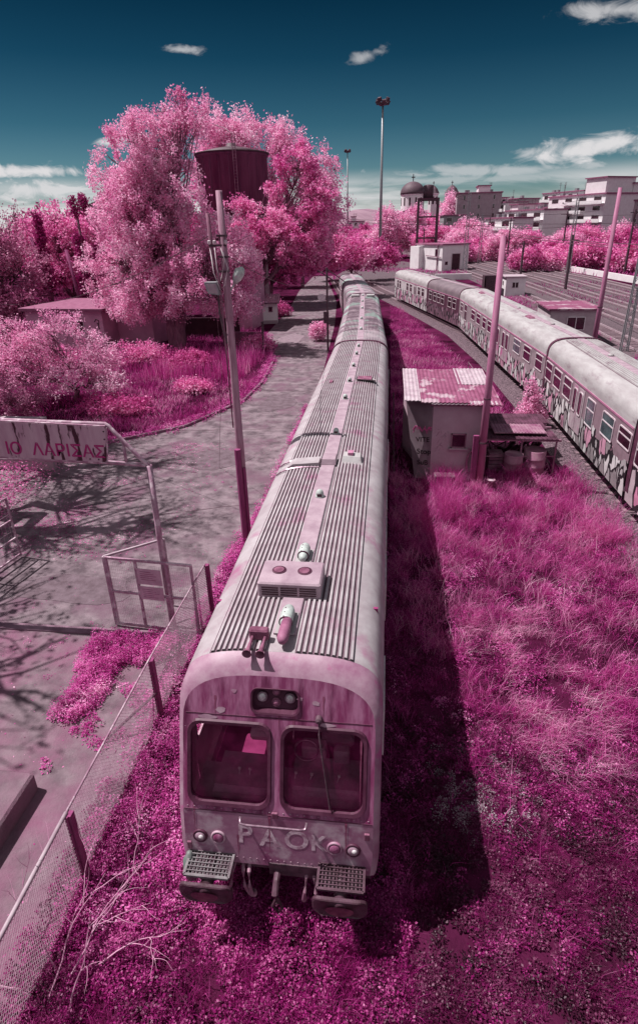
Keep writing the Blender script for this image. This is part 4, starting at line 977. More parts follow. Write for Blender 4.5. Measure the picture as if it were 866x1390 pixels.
rim = MB(); rim.beam((-4.6, 0, .55), (.02, 0, .38), .05); rim.beam((-4.6, 0, -.32), (-.08, 0, -.45), .05); rim.beam((-.09, 0, -.44), (.03, 0, .36), .05); rim.build('rim', gatepaint, sg)
txt = text_mesh('lettering', 'ΙΟ  ΛΑΡΙΣΑΣ', .40, lettering, sg, (-2.42, -.034, -.285), (PI/2, math.radians(1.2), 0), .002)
bl = MB()
for x, z in ((-.02, .28), (-.03, .1), (-.06, -.1), (-.09, -.3), (-.25, -.38), (-.45, -.37)): bl.lathe([(.018, 0), (.018, .012)], 8, c=(x, -.03, z), M=Matrix.Rotation(PI/2, 4, 'X'))
bl.build('bolt_hole', darkopen, sg)
cw = MB(); cw.box(-19, -13.9, 20.9, 21.15, 0, 2.3); tag(cw.build('concrete_wall', greywall, None), 'stained concrete wall under the station sign', 'wall')
cw2 = MB().beam((-13.3, 21.6, 5.6), (-12.4, 22.3, 5.9), .05)

# ---- chain-link panels
def mesh_panel(u0, u1, z0, z1, org, d, m_, parent, step=.07, r=.0042, name='wire_mesh', diag=True):
    """panel in plane through org with horizontal direction d; d unit (x,y)"""
    mb = MB(); H_ = z1-z0; W_ = u1-u0
    def pt(u, z): return (org[0]+d[0]*u, org[1]+d[1]*u, z)
    if diag:
        k = -H_
        while k < W_:
            for sgn in (1, -1):
                a = k if sgn > 0 else k+H_; ua, ub = (a, a+H_) if sgn > 0 else (a, a-H_)
                za, zb = z0, z1
                if sgn > 0:
                    if ua < 0: za = z0-ua; ua = 0
                    if ub > W_: zb = z1-(ub-W_); ub = W_
                else:
                    if ua > W_: za = z0+(ua-W_); ua = W_
                    if ub < 0: zb = z1+ub; ub = 0
                if zb-za > .02: mb.tube([pt(u0+ua, za), pt(u0+ub, zb)], r, 3, cap=False)
            k += step
    else:
        for i in range(int(W_/step)+1): mb.tube([pt(u0+i*step, z0), pt(u0+i*step, z1)], r, 3, cap=False)
        for i in range(int(H_/(step*2))+1): mb.tube([pt(u0, z0+i*step*2), pt(u1, z0+i*step*2)], r, 3, cap=False)
    return mb.build(name, m_, parent)
fe = thing('chain_link_fence', 'chain link fence with grey top rail between paved yard and near train', 'fence', (0, 0, 0))
FP = [(-4.38, 5.1), (-4.42, 8.31), (-4.33, 11.75)]
for (x, y) in FP:
    p_ = MB(); p_.box(x-.05, x+.05, y-.05, y+.05, 0, 1.55); p_.box(x-.015, x+.015, y-.075, y-.05, 0, 1.55); po = p_.build('post', woodplum, fe); 
    b_ = MB()
    for z in (.3, .6, .9, 1.2): b_.lathe([(.015, 0), (.015, .02)], 6, c=(x, y-.075, z), M=Matrix.Rotation(PI/2, 4, 'X'))
    b_.build('bolt', darkopen, po)
tr_ = MB(); tr_.tube([(-4.42, 5.1, 1.56), (-4.35, 1.5, 1.54)], .03, 8); tr_.build('top_rail', whitesheet, fe, True)
tr2 = MB(); tr2.tube([(-4.42, 5.1, 1.56), (-4.45, 8.31, 1.56), (-4.38, 11.75, 1.56)], .018, 8); tr2.build('top_rail', gatepaint, fe, True)
MB().tube([(-4.40, 8.25, .75), (-5.35, 7.6, .02)], .03, 6).build('brace', junkdark, fe)
for (a, b) in ((FP[0], (-4.30, 1.5)), (FP[0], FP[1]), (FP[1], FP[2])):
    v = Vector((b[0]-a[0], b[1]-a[1])); ln = v.length; v /= ln; mesh_panel(0.05, ln-.05, .05, 1.53, (a[0]-.04, a[1]), v, wirem, fe, .075)

# ---- gate leaves
ga = thing('mesh_gate', 'framed wire mesh gate leaf with two notice boards, beside the gantry post', 'gate', (0, 0, 0))
A_p = Vector((-6.66, 11.12, 0)); B_p = Vector((-4.42, 10.92, 0)); dv = (B_p-A_p); gl_ = dv.length; du = dv.normalized()
def gframe(A, du, ln, h, us, zs, r=.03):
    mb = MB(); q = lambda u, z: (A.x+du.x*u, A.y+du.y*u, z)
    for u in us: mb.beam(q(u, .06), q(u, h), r*1.8)
    for z in zs: mb.beam(q(0, z), q(ln, z), r*1.8)
    return mb
gframe(A_p, du, gl_, 2.06, (0.0, .06, .82, 1.62, gl_), (.1, 1.08, 2.04)).build('frame', gatepaint, ga)
mesh_panel(.06, gl_, .1, 2.04, (A_p.x, A_p.y+.02), (du.x, du.y), wirem, ga, .05, .002, diag=False)
g2 = MB(); g2.beam((-6.66, 11.12, 2.06), (-5.5, 12.05, 2.06), .05); g2.beam((-5.5, 12.05, .05), (-5.5, 12.05, 2.06), .05); g2.build('return_frame', whitesheet, ga)
for z0, z1 in ((1.42, 1.86), (.98, 1.36)):
    M = Matrix.Translation(A_p + du*.86 + Vector((0, -.05, 0))) @ Matrix.Rotation(math.atan2(du.y, du.x), 4, 'Z')
    nb = MB().bbox(0, .62, -.012, 0, z0, z1, .004, M).build('notice_board', papersign, ga)
    tx = MB()
    for i in range(5):
        w_l = .28+.18*((i*37) % 5)/5; z = z1-.09-i*.055
        tx.box(.08, .08+w_l, -.015, -.0125, z, z+.014, M)
    tx.build('lettering', faceplum, nb)
gb_ = thing('mesh_gate', 'opened pipe gate leaf at the left edge of the picture', 'gate', (0, 0, 0))
A2 = Vector((-11.15, 14.1, 0)); d2 = Vector((-.16, -1, 0)).normalized()
gframe(A2, d2, 4.2, 2.05, (0, 1.4, 2.8, 4.2), (.12, .7, 1.3, 2.03), .028).build('frame', gatepaint, gb_)
mesh_panel(0, 4.2, .12, 2.03, (A2.x, A2.y), (d2.x, d2.y), wirem, gb_, .14, .004, diag=False)

# ---- bare twigs in the lower left
tw = MB(); rd = random.Random(11)
def twig(p, d, ln, r, lvl):
    pts = [p]; q = p.copy(); dd = d.copy()
    for i in range(7):
        dd = (dd + Vector((rd.uniform(-.22, .22), rd.uniform(-.22, .22), rd.uniform(-.12, .12)))).normalized(); q = q + dd*ln/7; pts.append(q.copy())
        if lvl < 2 and i in (2, 4, 5): twig(q, (dd + Vector((rd.uniform(-.9, .9), rd.uniform(-.9, .9), rd.uniform(-.2, .5)))).normalized(), ln*.5, r*.55, lvl+1)
    tw.tube(pts, [r*(1-.8*i/7) for i in range(8)], 5)
for a, d_, l_ in (((-4.15, 3.6, .1), (.35, .55, .8), 1.7), ((-4.0, 3.8, .1), (.45, .45, .7), 1.9), ((-4.2, 3.9, .05), (-.3, .3, .7), 1.5), ((-3.8, 3.5, .1), (.1, .5, .85), 1.5), ((-3.7, 4.0, .1), (.6, .3, .6), 1.4), ((-4.4, 3.6, .1), (-.6, .2, .5), 1.4)):
    twig(Vector(a), Vector(d_).normalized(), l_, .013, 0)
tag(tw.build('bare_bush', barkpale, None), 'leafless pale bush sprawling at the lower left beside the fence', 'bush')

# ================================================================== GRASS AND WEEDS
rg = np.random.default_rng(21)
def dens(x, y, s, seed, lo=-.15, hi=.25): return np.clip((fbm(x, y, s, seed)-lo)/(hi-lo), 0, 1)
hutfoot = [(1.1, 20.9), (4.0, 20.9), (4.1, 25), (.7, 25)]
def field(n, x0, x1, y0, y1, fn): return scatter(x0, x1, y0, y1, n, fn, rg)
# tall tussocky grass in front of the hut
inhut = lambda x, y: inpoly(x, y, hutfoot)
def hfield(n, x0, x1, y0, y1, s, seed, lo=-.1, hi=.25): return field(n, x0, x1, y0, y1, lambda x, y: np.where(inhut(x, y), 0, 1)*dens(x, y, s, seed, lo, hi))
P = field(80000, .25, 7.9, 14.2, 21.6, lambda x, y: np.where(inhut(x, y), 0, np.clip((y-14)/2.5, 0, 1)*np.clip((8.4-x - (y-15)*.12), 0, 1)*(.12+.88*dens(x, y, 1.3, 3, -.1, .2))))
hh = .25 + .75*dens(P[:, 0], P[:, 1], .9, 9, -.1, .25)*np.clip((P[:, 1]-14)/4, .2, 1)
blades('tall_grass', 'tall rose pink grass in front of the hut', G_TALL, P, hh, .011, .9, 1)
P = field(22000, .4, 7.8, 10.5, 21, lambda x, y: np.where(inhut(x, y), 0, dens(x, y, 1.6, 303, .05, .22)))
blades('straw_grass', 'frosty pale grass plumes across the open ground', G_STRAW, P, .55, .009, 1.0, 101)
# mid field: patches of different height
P = field(150000, .1, 7.8, 5.5, 16.8, lambda x, y: (.10+.9*dens(x, y, 1.1, 5, -.15, .2))*np.clip((8.1-x-(y-6)*.02)*1.2, 0, 1)*np.clip((y-6.2)/3, .05, 1))
hh = .07 + .33*dens(P[:, 0], P[:, 1], 1.5, 2, -.1, .3)
blades('meadow_grass', 'short magenta meadow grass on the open ground right of the near train', G_TALL, P[::2], hh[::2], .010, 1.1, 2)
blades('meadow_grass', 'darker magenta undergrowth right of the near train', G_DEEP, P[1::2], hh[1::2]*.8, .014, 1.1, 3)
P = field(2600, .1, 7.8, 6.5, 20, lambda x, y: dens(x, y, .9, 61, -.15, .2)*(1-inhut(x, y)))
weeds('ground_weeds', 'low leafy magenta weeds through the open ground', G_FORE, P, .16, .20, 51, 0.0360, 8)
P = field(1500, .1, 7.8, 6.5, 20, lambda x, y: dens(x, y, 1.0, 67, -.05, .25)*(1-inhut(x, y)))
weeds('ground_weeds', 'brighter leafy weeds through the open ground', W_MID, P, .15, .2, 51, 0.0302, 108)
# lying straw coloured tufts
P = field(26000, 1.9, 7.6, 7.4, 12.6, lambda x, y: dens(x, y, 1.5, 14, -.02, .22)*np.clip(1.5-np.abs(x-3.6+(y-9.5)*.25)/1.5, 0, 1))
blades('straw_grass', 'lying rose straw tufts on the open ground', G_STRAW, P, .34, .008, 1.1, 4, wind=(.25, -.35))
P = field(20000, 2.6, 7.4, 3.4, 8.2, lambda x, y: dens(x, y, 1.7, 24, -.02, .25))
blades('straw_grass', 'thin dull straw grass towards the lower right corner', G_FORE, P, .30, .007, 1.1, 5, wind=(.3, -.35))
# dark weeds and grass bottom right; leaf colour also carries the corner's shade
P = field(5200, -.1, 7.8, 2.4, 9.0, lambda x, y: (.25+.75*dens(x, y, 1.1, 31))*np.clip((9.2-y)/1.5, 0, 1))
weeds('ground_weeds', 'dark low weeds and leaves at the bottom right', G_DARK, P, .13, .13, 54, 0.0288, 6)
P = field(700, .0, 7.6, 2.6, 8.2, lambda x, y: dens(x, y, 1.1, 44, .0, .25))
weeds('ground_weeds', 'magenta broad leaved weeds scattered among the dark soil', G_FORE, P, .14, .18, 51, 0.0324, 7)
P = field(9000, 5.4, 8.3, 7, 22, lambda x, y: np.clip((x-5.2-.8*dens(x, y, .6, 5))/1.5, 0, 1))
leafstuff('ground_weeds', 'sparse dark weeds along the ballast of the graffiti train', G_DARK, P, .03, 9, .12, 'weeds', .3)
P = field(240, 1.0, 2.9, 6.2, 8.4, lambda x, y: np.clip(1.2-np.hypot(x-1.8, y-7.3), 0, 1))
weeds('ground_weeds', 'grey leaved patch of low weeds near the bottom', leafmat('leaf_grey', [(.16, .08, .12), (.34, .25, .30), (.5, .42, .47)], .2, .8), P, .12, .10, 51, 0.0252, 10)
# under and in front of the cab, strip between fence and train
P = field(2700, -4.85, .5, 2.2, 6.8, lambda x, y: .2+.8*dens(x, y, 1.2, 7))
weeds('ground_weeds', 'leafy magenta weeds under the buffers of the near railcar', G_FORE, P, .15, .24, 60, 0.0324, 11)
P = field(1100, -4.7, .5, 2.4, 6.0, lambda x, y: dens(x, y, 1.3, 207, -.05, .2))
weeds('ground_weeds', 'bright pink weeds in front of the near railcar', G_DEEP, P, .13, .22, 60, 0.0288, 111)
P = field(36000, -4.6, .6, 2.4, 6.0, lambda x, y: dens(x, y, 1.2, 17, -.15, .2))
blades('meadow_grass', 'pink grass tufts in front of the near railcar', G_DEEP, P, .26, .009, 1.0, 12)
P = field(2600, -4.7, -2.6, 4.5, 16, lambda x, y: np.where((x < -4.35) & (y < 11), .5, 1)*(.25+.75*dens(x, y, 1.2, 27)))
weeds('ground_weeds', 'dense pink weeds between the fence and the near railcar', W_MID, P, .16, .30, 60, 0.0324, 13)
P = field(1000, -4.6, -2.6, 4.5, 16, lambda x, y: dens(x, y, 1.2, 127))
weeds('ground_weeds', 'darker magenta weeds between the fence and the near railcar', G_FORE, P, .16, .22, 60, 0.0360, 113)
P = field(1500, -4.4, -2.7, 12, 30, lambda x, y: (.2+.8*dens(x, y, .7, 29)))
weeds('ground_weeds', 'pink weeds along the road side of the near train', W_MID, P, .2, .45, 60, 0.0432, 14)
# weeds growing over the yard: L shape
Lp = [(-7.0, 10.65), (-4.9, 10.75), (-4.9, 9.9), (-5.7, 9.8), (-5.95, 8.6), (-6.35, 7.9), (-6.75, 8.0), (-6.5, 9.3), (-7.05, 10.0)]
P = field(1300, -7.4, -4.6, 7.6, 11.1, lambda x, y: inpoly(x + .25*fbm(x, y, 2.0, 3), y + .25*fbm(x, y, 2.0, 8), Lp)*1.0)
weeds('weed_clump', 'thick pink weeds growing over the yard paving by the gantry post', W_MID, P, .15, .30, 66, 0.0302, 15)
P = field(300, -6.6, -4.6, 6.9, 9.1, lambda x, y: dens(x, y, 1.5, 50, .05, .25)); weeds('weed_clump', 'loose creeping weeds on the paving at the foot of the fence', W_MID, P, .14, .12, 45, 0.0288, 16)
P = field(500, -20, -4.6, 3, 24, lambda x, y: dens(x, y, .5, 350, .12, .35)); weeds('weed_clump', 'small weeds sprouting from cracks of the paving', W_MID, P, .09, .07, 24, 0.0216, 116)
# ground between trains, further back
P = field(110000, .3, 6.9, 21, 74, lambda x, y: np.where(inpoly(x, y, hutfoot), 0, 1)*np.clip((7.0-np.maximum(0, (y-33)*.13)-x)*1.2, 0, 1)*np.clip(26/y, 0, 1)*(.35+.65*dens(x, y, .35, 71)))
blades('meadow_grass', 'magenta grass strip between the two trains', G_TALL, P, .26, .03, .8, 17)
P = field(14000, 1, 6.2, 24, 60, lambda x, y: dens(x, y, .3, 81, .05, .3)*np.clip((7.0-np.maximum(0, (y-33)*.13)-x)*1.2, 0, 1))
blades('meadow_grass', 'brighter rose tufts in the strip between the two trains', G_STRAW, P, .30, .03, .8, 18)
# island left of the road
islp = isl + [(-40, 20), (-40, 62), (-14, 62)]
P = field(90000, -32, -8, 21, 58, lambda x, y: inpoly(x, y, islp)*(.3+.7*dens(x, y, .3, 91))*np.clip(32/y, 0, 1))
hh = .22+.45*dens(P[:, 0], P[:, 1], .4, 15)
blades('meadow_grass', 'uneven pink grass on the verge left of the road', G_TALL, P[::2], hh[::2], .032, .8, 19)
blades('meadow_grass', 'deep magenta grass on the verge left of the road', G_DEEP, P[1::2], hh[1::2]*.8, .04, .8, 20)
P = field(9000, -16, -8.4, 25, 37, lambda x, y: inpoly(x, y, islp)*dens(x, y, .5, 95, -.05, .2))
blades('straw_grass', 'pale dry grass on the sunny part of the verge left of the road', G_STRAW, P, .3, .03, .9, 191)
P = field(3000, -16.5, -9.5, 36, 44, lambda x, y: inpoly(x, y, islp)*1.0)
blades('tall_grass', 'tall upright grass along the back of the verge', G_TALL, P, 1.3, .04, .35, 21)
# leaf litter on road
P = field(42000, -17, -6, 14, 24.5, lambda x, y: np.clip((dens(x, y, .35, 101, -.2, .2))*np.clip((-6.6-x)/3.6, 0, 1)*np.clip((y-13.6)/2.5, 0, 1), 0, 1))
leafstuff('leaf_litter', 'fallen pink leaves drifting over the road by the verge', LITTER, P, .028, 22, .02, flat=.9)
P = field(9000, -14, -4.5, 11.5, 30, lambda x, y: dens(x, y, .3, 111, .0, .4)*.6); leafstuff('leaf_litter', 'scattered fallen leaves on the road', LITTER, P, .02, 23, .02, flat=.9)
P = field(1300, -9.5, -4.7, 4, 10.5, lambda x, y: .2+.8*dens(x, y, .5, 121, -.05, .3)); leafstuff('leaf_litter', 'few fallen leaves on the paved yard', LITTER, P, .022, 24, .02, flat=.9)
bk = [(-26, 11), (-14, 14.5), (-13.3, 20), (-16, 22.4), (-26, 20.5)]
P = field(32000, -22, -13, 14, 21.8, lambda x, y: np.clip((-13.0-x)*.8, 0, 1)*np.clip((y-14.5)/2, 0, 1)*(.4+.6*dens(x, y, .5, 131)))
leafstuff('hedge', 'bright pink low hedge below the station sign at the left edge', L_MID, P, .045, 25, .8, 'hedge', .1)

# weeds spilling over the kerb and the road edges
Pk = []
for a, b in zip(isl, isl[1:]):
    L_ = math.hypot(b[0]-a[0], b[1]-a[1]); k_ = int(L_*16); t_ = rg.uniform(size=k_)
    Pk.append(np.stack([a[0]+(b[0]-a[0])*t_ + rg.normal(size=k_)*.22 - .1, a[1]+(b[1]-a[1])*t_+rg.normal(size=k_)*.22, np.zeros(k_)], 1))
Pk = np.concatenate(Pk); weeds('weed_clump', 'weeds hanging over the kerb of the verge', W_MID, Pk, .26, .3, 40, .055, 401)
P = field(30000, -4.7, .6, 2.4, 7.0, lambda x, y: dens(x, y, 1.8, 517, -.1, .2)*np.where((x > -2.75) & (x < .1) & (y > 5.6), 0, 1))
blades('meadow_grass', 'fine magenta grass among the weeds round the railcar front', G_DEEP, P, .2, .007, 1.1, 402)
P = field(110000, 0, 7.8, 2.4, 9.5, lambda x, y: dens(x, y, 1.8, 617, -.05, .2)); blades('meadow_grass', 'fine dark grass among the low weeds at the bottom right', G_FORE, P, .2, .007, 1.1, 403)
for i, (cx0, cy0, rx, ry) in enumerate(((-7.4, 22.5, 1.6, 1.1), (-9.5, 16.4, 1.1, .8), (-6.2, 31.5, 1.0, 1.8), (-7.6, 5.8, .9, .7), (-8.6, 12.6, 1.8, .7), (-8.6, 52, 1.1, 2.6))):
    q = [(cx0+rx*math.cos(a)*(1+.18*math.sin(3*a+i)), cy0+ry*math.sin(a)*(1+.15*math.cos(4*a+i))) for a in np.linspace(0, 2*PI, 19)[:-1]]
    struct('road_patch', MB().slab(q, .008, .016), mat('asphalt_patch', (.10, .065, .08), (.17, .12, .145), .9, 3, bump=.6, bscale=30) if i % 2 == 0 else mat('asphalt_pale_patch', (.26, .19, .22), (.19, .13, .16), .9, 3, bump=.6, bscale=30))
# ================================================================== LEFT SIDE: TREES, TOWER, BUILDINGS
make_tree('poplar_tree', 'huge pale pink tree with hanging foliage left of the road, tallest in view', 'tree', (-17.6, 47.5, 0),
    [(2.3, 0, 17.1, 2.8, 3.0, 1.6), (-.6, 0, 15.0, 3.2, 3.2, 2.8), (-1.8, 0, 13.0, 3.6, 3.4, 3.2), (1.0, .5, 12.4, 2.3, 3, 2.4), (-2.6, .5, 11.0, 3.3, 3.4, 3.2), (-.6, -1.5, 10.0, 4.6, 4.0, 4.4), (-4.0, -.5, 7.0, 3.3, 3.4, 3.2), (4.6, .5, 8.2, 3.0, 3.0, 2.6), (5.0, -.5, 4.6, 2.6, 2.4, 2.2), (3.6, -2.0, 6.0, 4.0, 3.2, 3.0), (-1.2, -2.2, 5.2, 4.4, 3.0, 2.6), (5.2, -1, 6.8, 2.8, 2.8, 2.4), (-2.2, 1, 4.6, 4.6, 3.0, 2.2)],
    L_BIG, 101, nclust=2600, per=85, cr=.40, ls=.09, tr=.5, split=.25, droop=.6, twigs=800, shell=.42, trunks=2, gap=-.08)
make_tree('rose_tree', 'tall rose coloured tree in front of the water tower, right of the biggest tree', 'tree', (-13.2, 63, 0),
    [(3.9, 1, 14.6, 2.3, 2.6, 2.6), (-1.8, 1, 11.3, 2.6, 1.6, 1.1), (1.2, 1, 12.2, 1.4, 1.2, 1.5), (5.6, 0, 11.0, 2.6, 2.8, 3.2), (2.0, -1, 8.8, 3.4, 3.0, 2.6), (4.6, 0, 7.4, 3.0, 3.0, 2.8), (-2.6, 0, 8.2, 2.4, 2.4, 2.2), (-3.0, 0, 5.2, 2.2, 2.2, 1.8)],
    L_MID, 102, nclust=1300, per=64, cr=.45, ls=.12, tr=.36, split=.25, twigs=600, gap=-.1)
make_tree('rose_tree', 'pink tree crowding behind the top of the water tower', 'tree', (-18.5, 86, 0),
    [(-5.2, 0, 20.6, 3.4, 3.4, 3.6), (-1.0, 0, 20.6, 3.8, 3.4, 3.2), (4.0, 0, 19.2, 3.6, 3.2, 3.4), (8.6, 0, 16.0, 3.4, 3, 3.4), (-6, 0, 16, 3.6, 3, 4), (2, 0, 13, 6, 3, 4), (9.0, 0, 11.5, 4, 3, 4)],
    L_BIG, 103, nclust=900, per=70, cr=.75, ls=.15, tr=.4, split=.3, twigs=160)
make_tree('plum_tree', 'dark magenta tree shading the far end of the road behind the tiled kiosk', 'tree', (-15.5, 78, 0),
    [(1, 0, 8.4, 3.6, 3, 3.6), (4.2, 1, 7.4, 3.2, 3, 3.0), (-2.6, 0, 7, 3.6, 3, 3.2), (2.8, -1, 4.6, 3.0, 3, 2.2)],
    L_DEEP, 104, nclust=480, per=60, cr=.75, ls=.17, tr=.3, twigs=120)
make_tree('rose_tree', 'spreading pink tree over the road where it bends out of sight', 'tree', (-14.5, 101, 0),
    [(0, 0, 6.6, 5, 3.5, 3.4), (5.4, 0, 5.8, 4, 3, 2.8), (9.0, 4, 5.6, 4.2, 3, 2.6), (-5, 0, 7.4, 5, 3, 4), (3, 2, 9.2, 4, 3, 2.5)],
    L_MID, 105, nclust=520, per=50, cr=.9, ls=.2, tr=.3, twigs=140)
make_tree('rose_tree', 'low rounded pink tree at the end of the near train', 'tree', (-6.5, 112, 0),
    [(0, 0, 4.6, 4.4, 3, 3.0), (5.0, 2, 4.4, 3.6, 3, 2.6), (-4, 0, 5.2, 4, 3, 3.2)],
    L_DEEP, 106, nclust=320, per=50, cr=.9, ls=.22, tr=.25, twigs=80)
# tree with visible branches
make_tree('open_tree', 'open crowned pink tree with visible dark branches left of the biggest tree', 'tree', (-34.2, 61, 0),
    [(0, 0, 10.2, 2.6, 2.4, 2.4), (-3.0, 0, 8.4, 2.6, 2.2, 2.6), (2.9, 0, 8.6, 2.4, 2.2, 2.4), (-1.2, -1, 6.0, 3.6, 2.4, 2.0), (3, 0, 5.6, 2.6, 2.2, 2.0)],
    L_MID, 107, nclust=420, per=42, cr=.6, ls=.14, tr=.3, split=.28, twigs=360)
make_tree('plum_tree', 'dull plum coloured tree at the left edge behind the bright shrub', 'tree', (-37.5, 54, 0),
    [(0, 0, 8.4, 3.6, 3, 2.8), (2.6, 0, 6.0, 2.8, 2.6, 3.0), (-1, -1, 4.2, 4.2, 3, 2.6), (3.2, -1, 3, 2.8, 2.4, 1.8)],
    L_PURP, 108, nclust=520, per=50, cr=.62, ls=.13, tr=.3, twigs=300)
make_tree('bare_tree', 'thin bare branched tree poking above the plum foliage at the left edge', 'tree', (-39.5, 58, 0),
    [(0, 0, 10.6, 2.0, 1.5, 2.2), (2.8, 0, 11.0, 1.6, 1.5, 1.6)], L_PURP, 109, nclust=80, per=5, cr=.5, ls=.1, tr=.25, twigs=60)
make_tree('plum_tree', 'dim pink tree in the second row left of the pale flat building', 'tree', (-43, 72, 0),
    [(0, 0, 9.4, 4, 3, 3), (5, 0, 8.6, 4, 3, 3.2), (10, 0, 8.4, 4, 3, 3.2), (4, 0, 5, 8, 3, 3)], L_DEEP, 110, nclust=480, per=45, cr=.8, ls=.18, tr=.3, twigs=160)
make_tree('rose_tree', 'pink tree filling in behind the pale flat building', 'tree', (-27, 66, 0),
    [(0, 0, 9.4, 3.8, 3, 3.2), (4.5, 0, 10.4, 4, 3, 4), (1, 0, 6, 5.5, 3, 3)], L_MID, 111, nclust=420, per=45, cr=.75, ls=.16, tr=.3, twigs=160)
def cypress(x, y, h, r, seed, label, lean=0):
    lob = [(lean*z/h, 0, z, r*(1-.78*(z/h)**1.6)+.12, r*(1-.78*(z/h)**1.6)+.12, .9) for z in np.linspace(.8, h-.9, 9)]
    make_tree('cypress_tree', label, 'tree', (x, y, 0), lob, L_CYP, seed, nclust=420, per=36, cr=.32, ls=.11, tr=.14, split=.9, twigs=10, group='slim cypresses', shell=.6)
cypress(-30.4, 57.5, 12.6, .75, 120, 'slim dark cypress in the middle of the three, with an even taper', .3)
cypress(-28.2, 57.8, 13.0, .8, 121, 'slim dark cypress nearest the biggest tree, leaning left at the top', -1.2)
cypress(-34.2, 57, 12.6, .7, 122, 'slim dark cypress standing apart at the left', .4)
# bright shrub
make_tree('shrub', 'large bright pink shrub in front of the pale flat building', 'shrub', (-18.6, 31.5, 0),
    [(-3.6, 0, 3.2, 2.4, 2.0, 1.8), (-.6, 0, 3.8, 2.4, 2.0, 1.9), (1.6, -.4, 2.6, 1.9, 1.8, 1.6), (-2, -1.4, 1.9, 3.4, 1.8, 1.6), (2.6, -1, 1.4, 1.6, 1.4, 1.0), (-5.2, -.5, 2.4, 1.6, 1.6, 1.8)],
    L_BIG, 130, nclust=760, per=44, cr=.34, ls=.062, tr=.12, split=.15, twigs=320, trunks=3, zmin=.15)
make_tree('shrub', 'dark arching shrub at the left edge, just above the station sign', 'shrub', (-20.4, 27.2, 0),
    [(-1.5, 0, 2.0, 2.2, 1.5, 1.4), (1.0, 0, 1.2, 1.8, 1.3, 1.0), (-3, 0, 2.4, 1.6, 1.4, 1.2)], L_PURP, 131, nclust=340, per=36, cr=.3, ls=.055, tr=.08, twigs=200, trunks=2, zmin=.1)
for i, (x, y, r_, h_, m_, lb_) in enumerate(((-14.2, 39.2, 2.0, 1.5, L_DEEP, 'low dark shrub beneath the biggest tree at its right'), (-18.5, 40.8, 2.4, 1.8, L_MID, 'low shrub beneath the biggest tree at its left'), (-12.0, 33.6, 1.2, .7, L_MID, 'small mound of pink weeds on the verge near the kerb'),
        (-10.6, 46.5, 1.4, 1.3, L_MID, 'shrub on the verge beside the two short road posts'), (-24.5, 39.5, 2.2, 1.7, L_MID, 'pink shrub against the wall of the pale flat building'), (-15, 29.2, 2.0, .8, L_DEEP, 'flat magenta shrub in front of the large bright shrub'), (-6.0, 51, .8, 1.6, L_BIG, 'pale pink sapling beside the signal post'), (-12.6, 66.5, 1.4, 1.6, L_DEEP, 'dark shrub beside the tiled kiosk'))):
    make_tree('shrub', lb_, 'shrub', (x, y, 0), [(0, 0, h_*.55, r_, r_*.8, h_*.5), (r_*.5, .2, h_*.4, r_*.7, r_*.6, h_*.4)], m_, 140+i, nclust=170, per=36, cr=.3, ls=.07, tr=.06, twigs=40, zmin=.05)
# flame shaped weed by the graffiti train
make_tree('shrub', 'flame shaped bright pink weed beside the graffiti carriage', 'shrub', (6.95, 27.6, 0),
    [(0, 0, .7, .75, .6, .7), (.1, 0, 1.4, .5, .45, .7), (.0, 0, 2.0, .28, .3, .5), (.35, -.1, .5, .6, .5, .5)], L_BIG, 160, nclust=240, per=34, cr=.17, ls=.045, tr=.04, twigs=60, zmin=.03)
# off-frame trees whose shadow streaks cross the yard and the road
for i, (x, y, h_, lb_) in enumerate(((-14.4, 9.6, 13, 'sparse tree beyond the left edge, shading the paved yard'), (-16.4, 17.4, 18, 'tall sparse tree beyond the left edge beside the pipe gate'), (-19.0, 22.6, 20, 'tall sparse tree beyond the left edge behind the hedge'), (-23.0, 27.6, 22, 'tallest sparse tree beyond the left edge behind the arching shrub'))):
    make_tree('bare_tree', lb_, 'tree', (x, y, 0), [(.6, 0, h_*.86, 2.4, 2.6, h_*.13), (-.6, 2.2, h_*.68, 2.6, 2.6, h_*.15), (.2, -1.8, h_*.56, 2.4, 2.6, h_*.13)], L_DEEP, 170+i, nclust=260, per=8, cr=.45, ls=.09, tr=.55, twigs=500)

# water tower
wt = thing('water_tower', 'round dark plum water tower half hidden between the two tallest trees', 'water tower', (-18.9, 76, 0))
MB().lathe([(3.9, 10.9), (4.15, 11.1), (4.15, 17.0), (4.35, 17.15), (4.35, 17.4)], 40).build('tank', tankm, wt, True)
MB().lathe([(4.45, 17.38), (4.45, 17.5), (2.2, 18.0), (.6, 18.25), (.5, 18.6), (.001, 18.65)], 40).build('roof', darkiron, wt, True)
sf = MB()
for k_ in range(8):
    a = 2*PI*k_/8; x, y = 3.4*math.cos(a), 3.4*math.sin(a); sf.beam((x, y, 0), (x, y, 10.95), .45)
for z in (3.6, 7.3, 10.6):
    for k_ in range(8):
        a = 2*PI*k_/8; b = a+2*PI/8; sf.beam((3.4*math.cos(a), 3.4*math.sin(a), z), (3.4*math.cos(b), 3.4*math.sin(b), z), .35)
sf.build('frame', greywall, wt)
ld_ = MB(); 
for x in (1.2, 1.55): ld_.tube([(x, -4.35, 10.4), (x, -4.4, 19.0)], .04, 5)
for i in range(26): ld_.beam((1.2, -4.37, 10.6+i*.32), (1.55, -4.37, 10.6+i*.32), .03)
ld_.tube([(1.3, -4.4, 19.0), (0, -3.2, 19.8), (-1.2, -2.2, 20.2)], .05, 5); ld_.build('ladder', junkm, wt)
for k_ in range(10):
    a = -PI/2 + (k_-4.5)*.28; MB().beam((4.17*math.cos(a), 4.17*math.sin(a), 11.2), (4.17*math.cos(a), 4.17*math.sin(a), 17.0), .10).build('rib', tankm, wt)

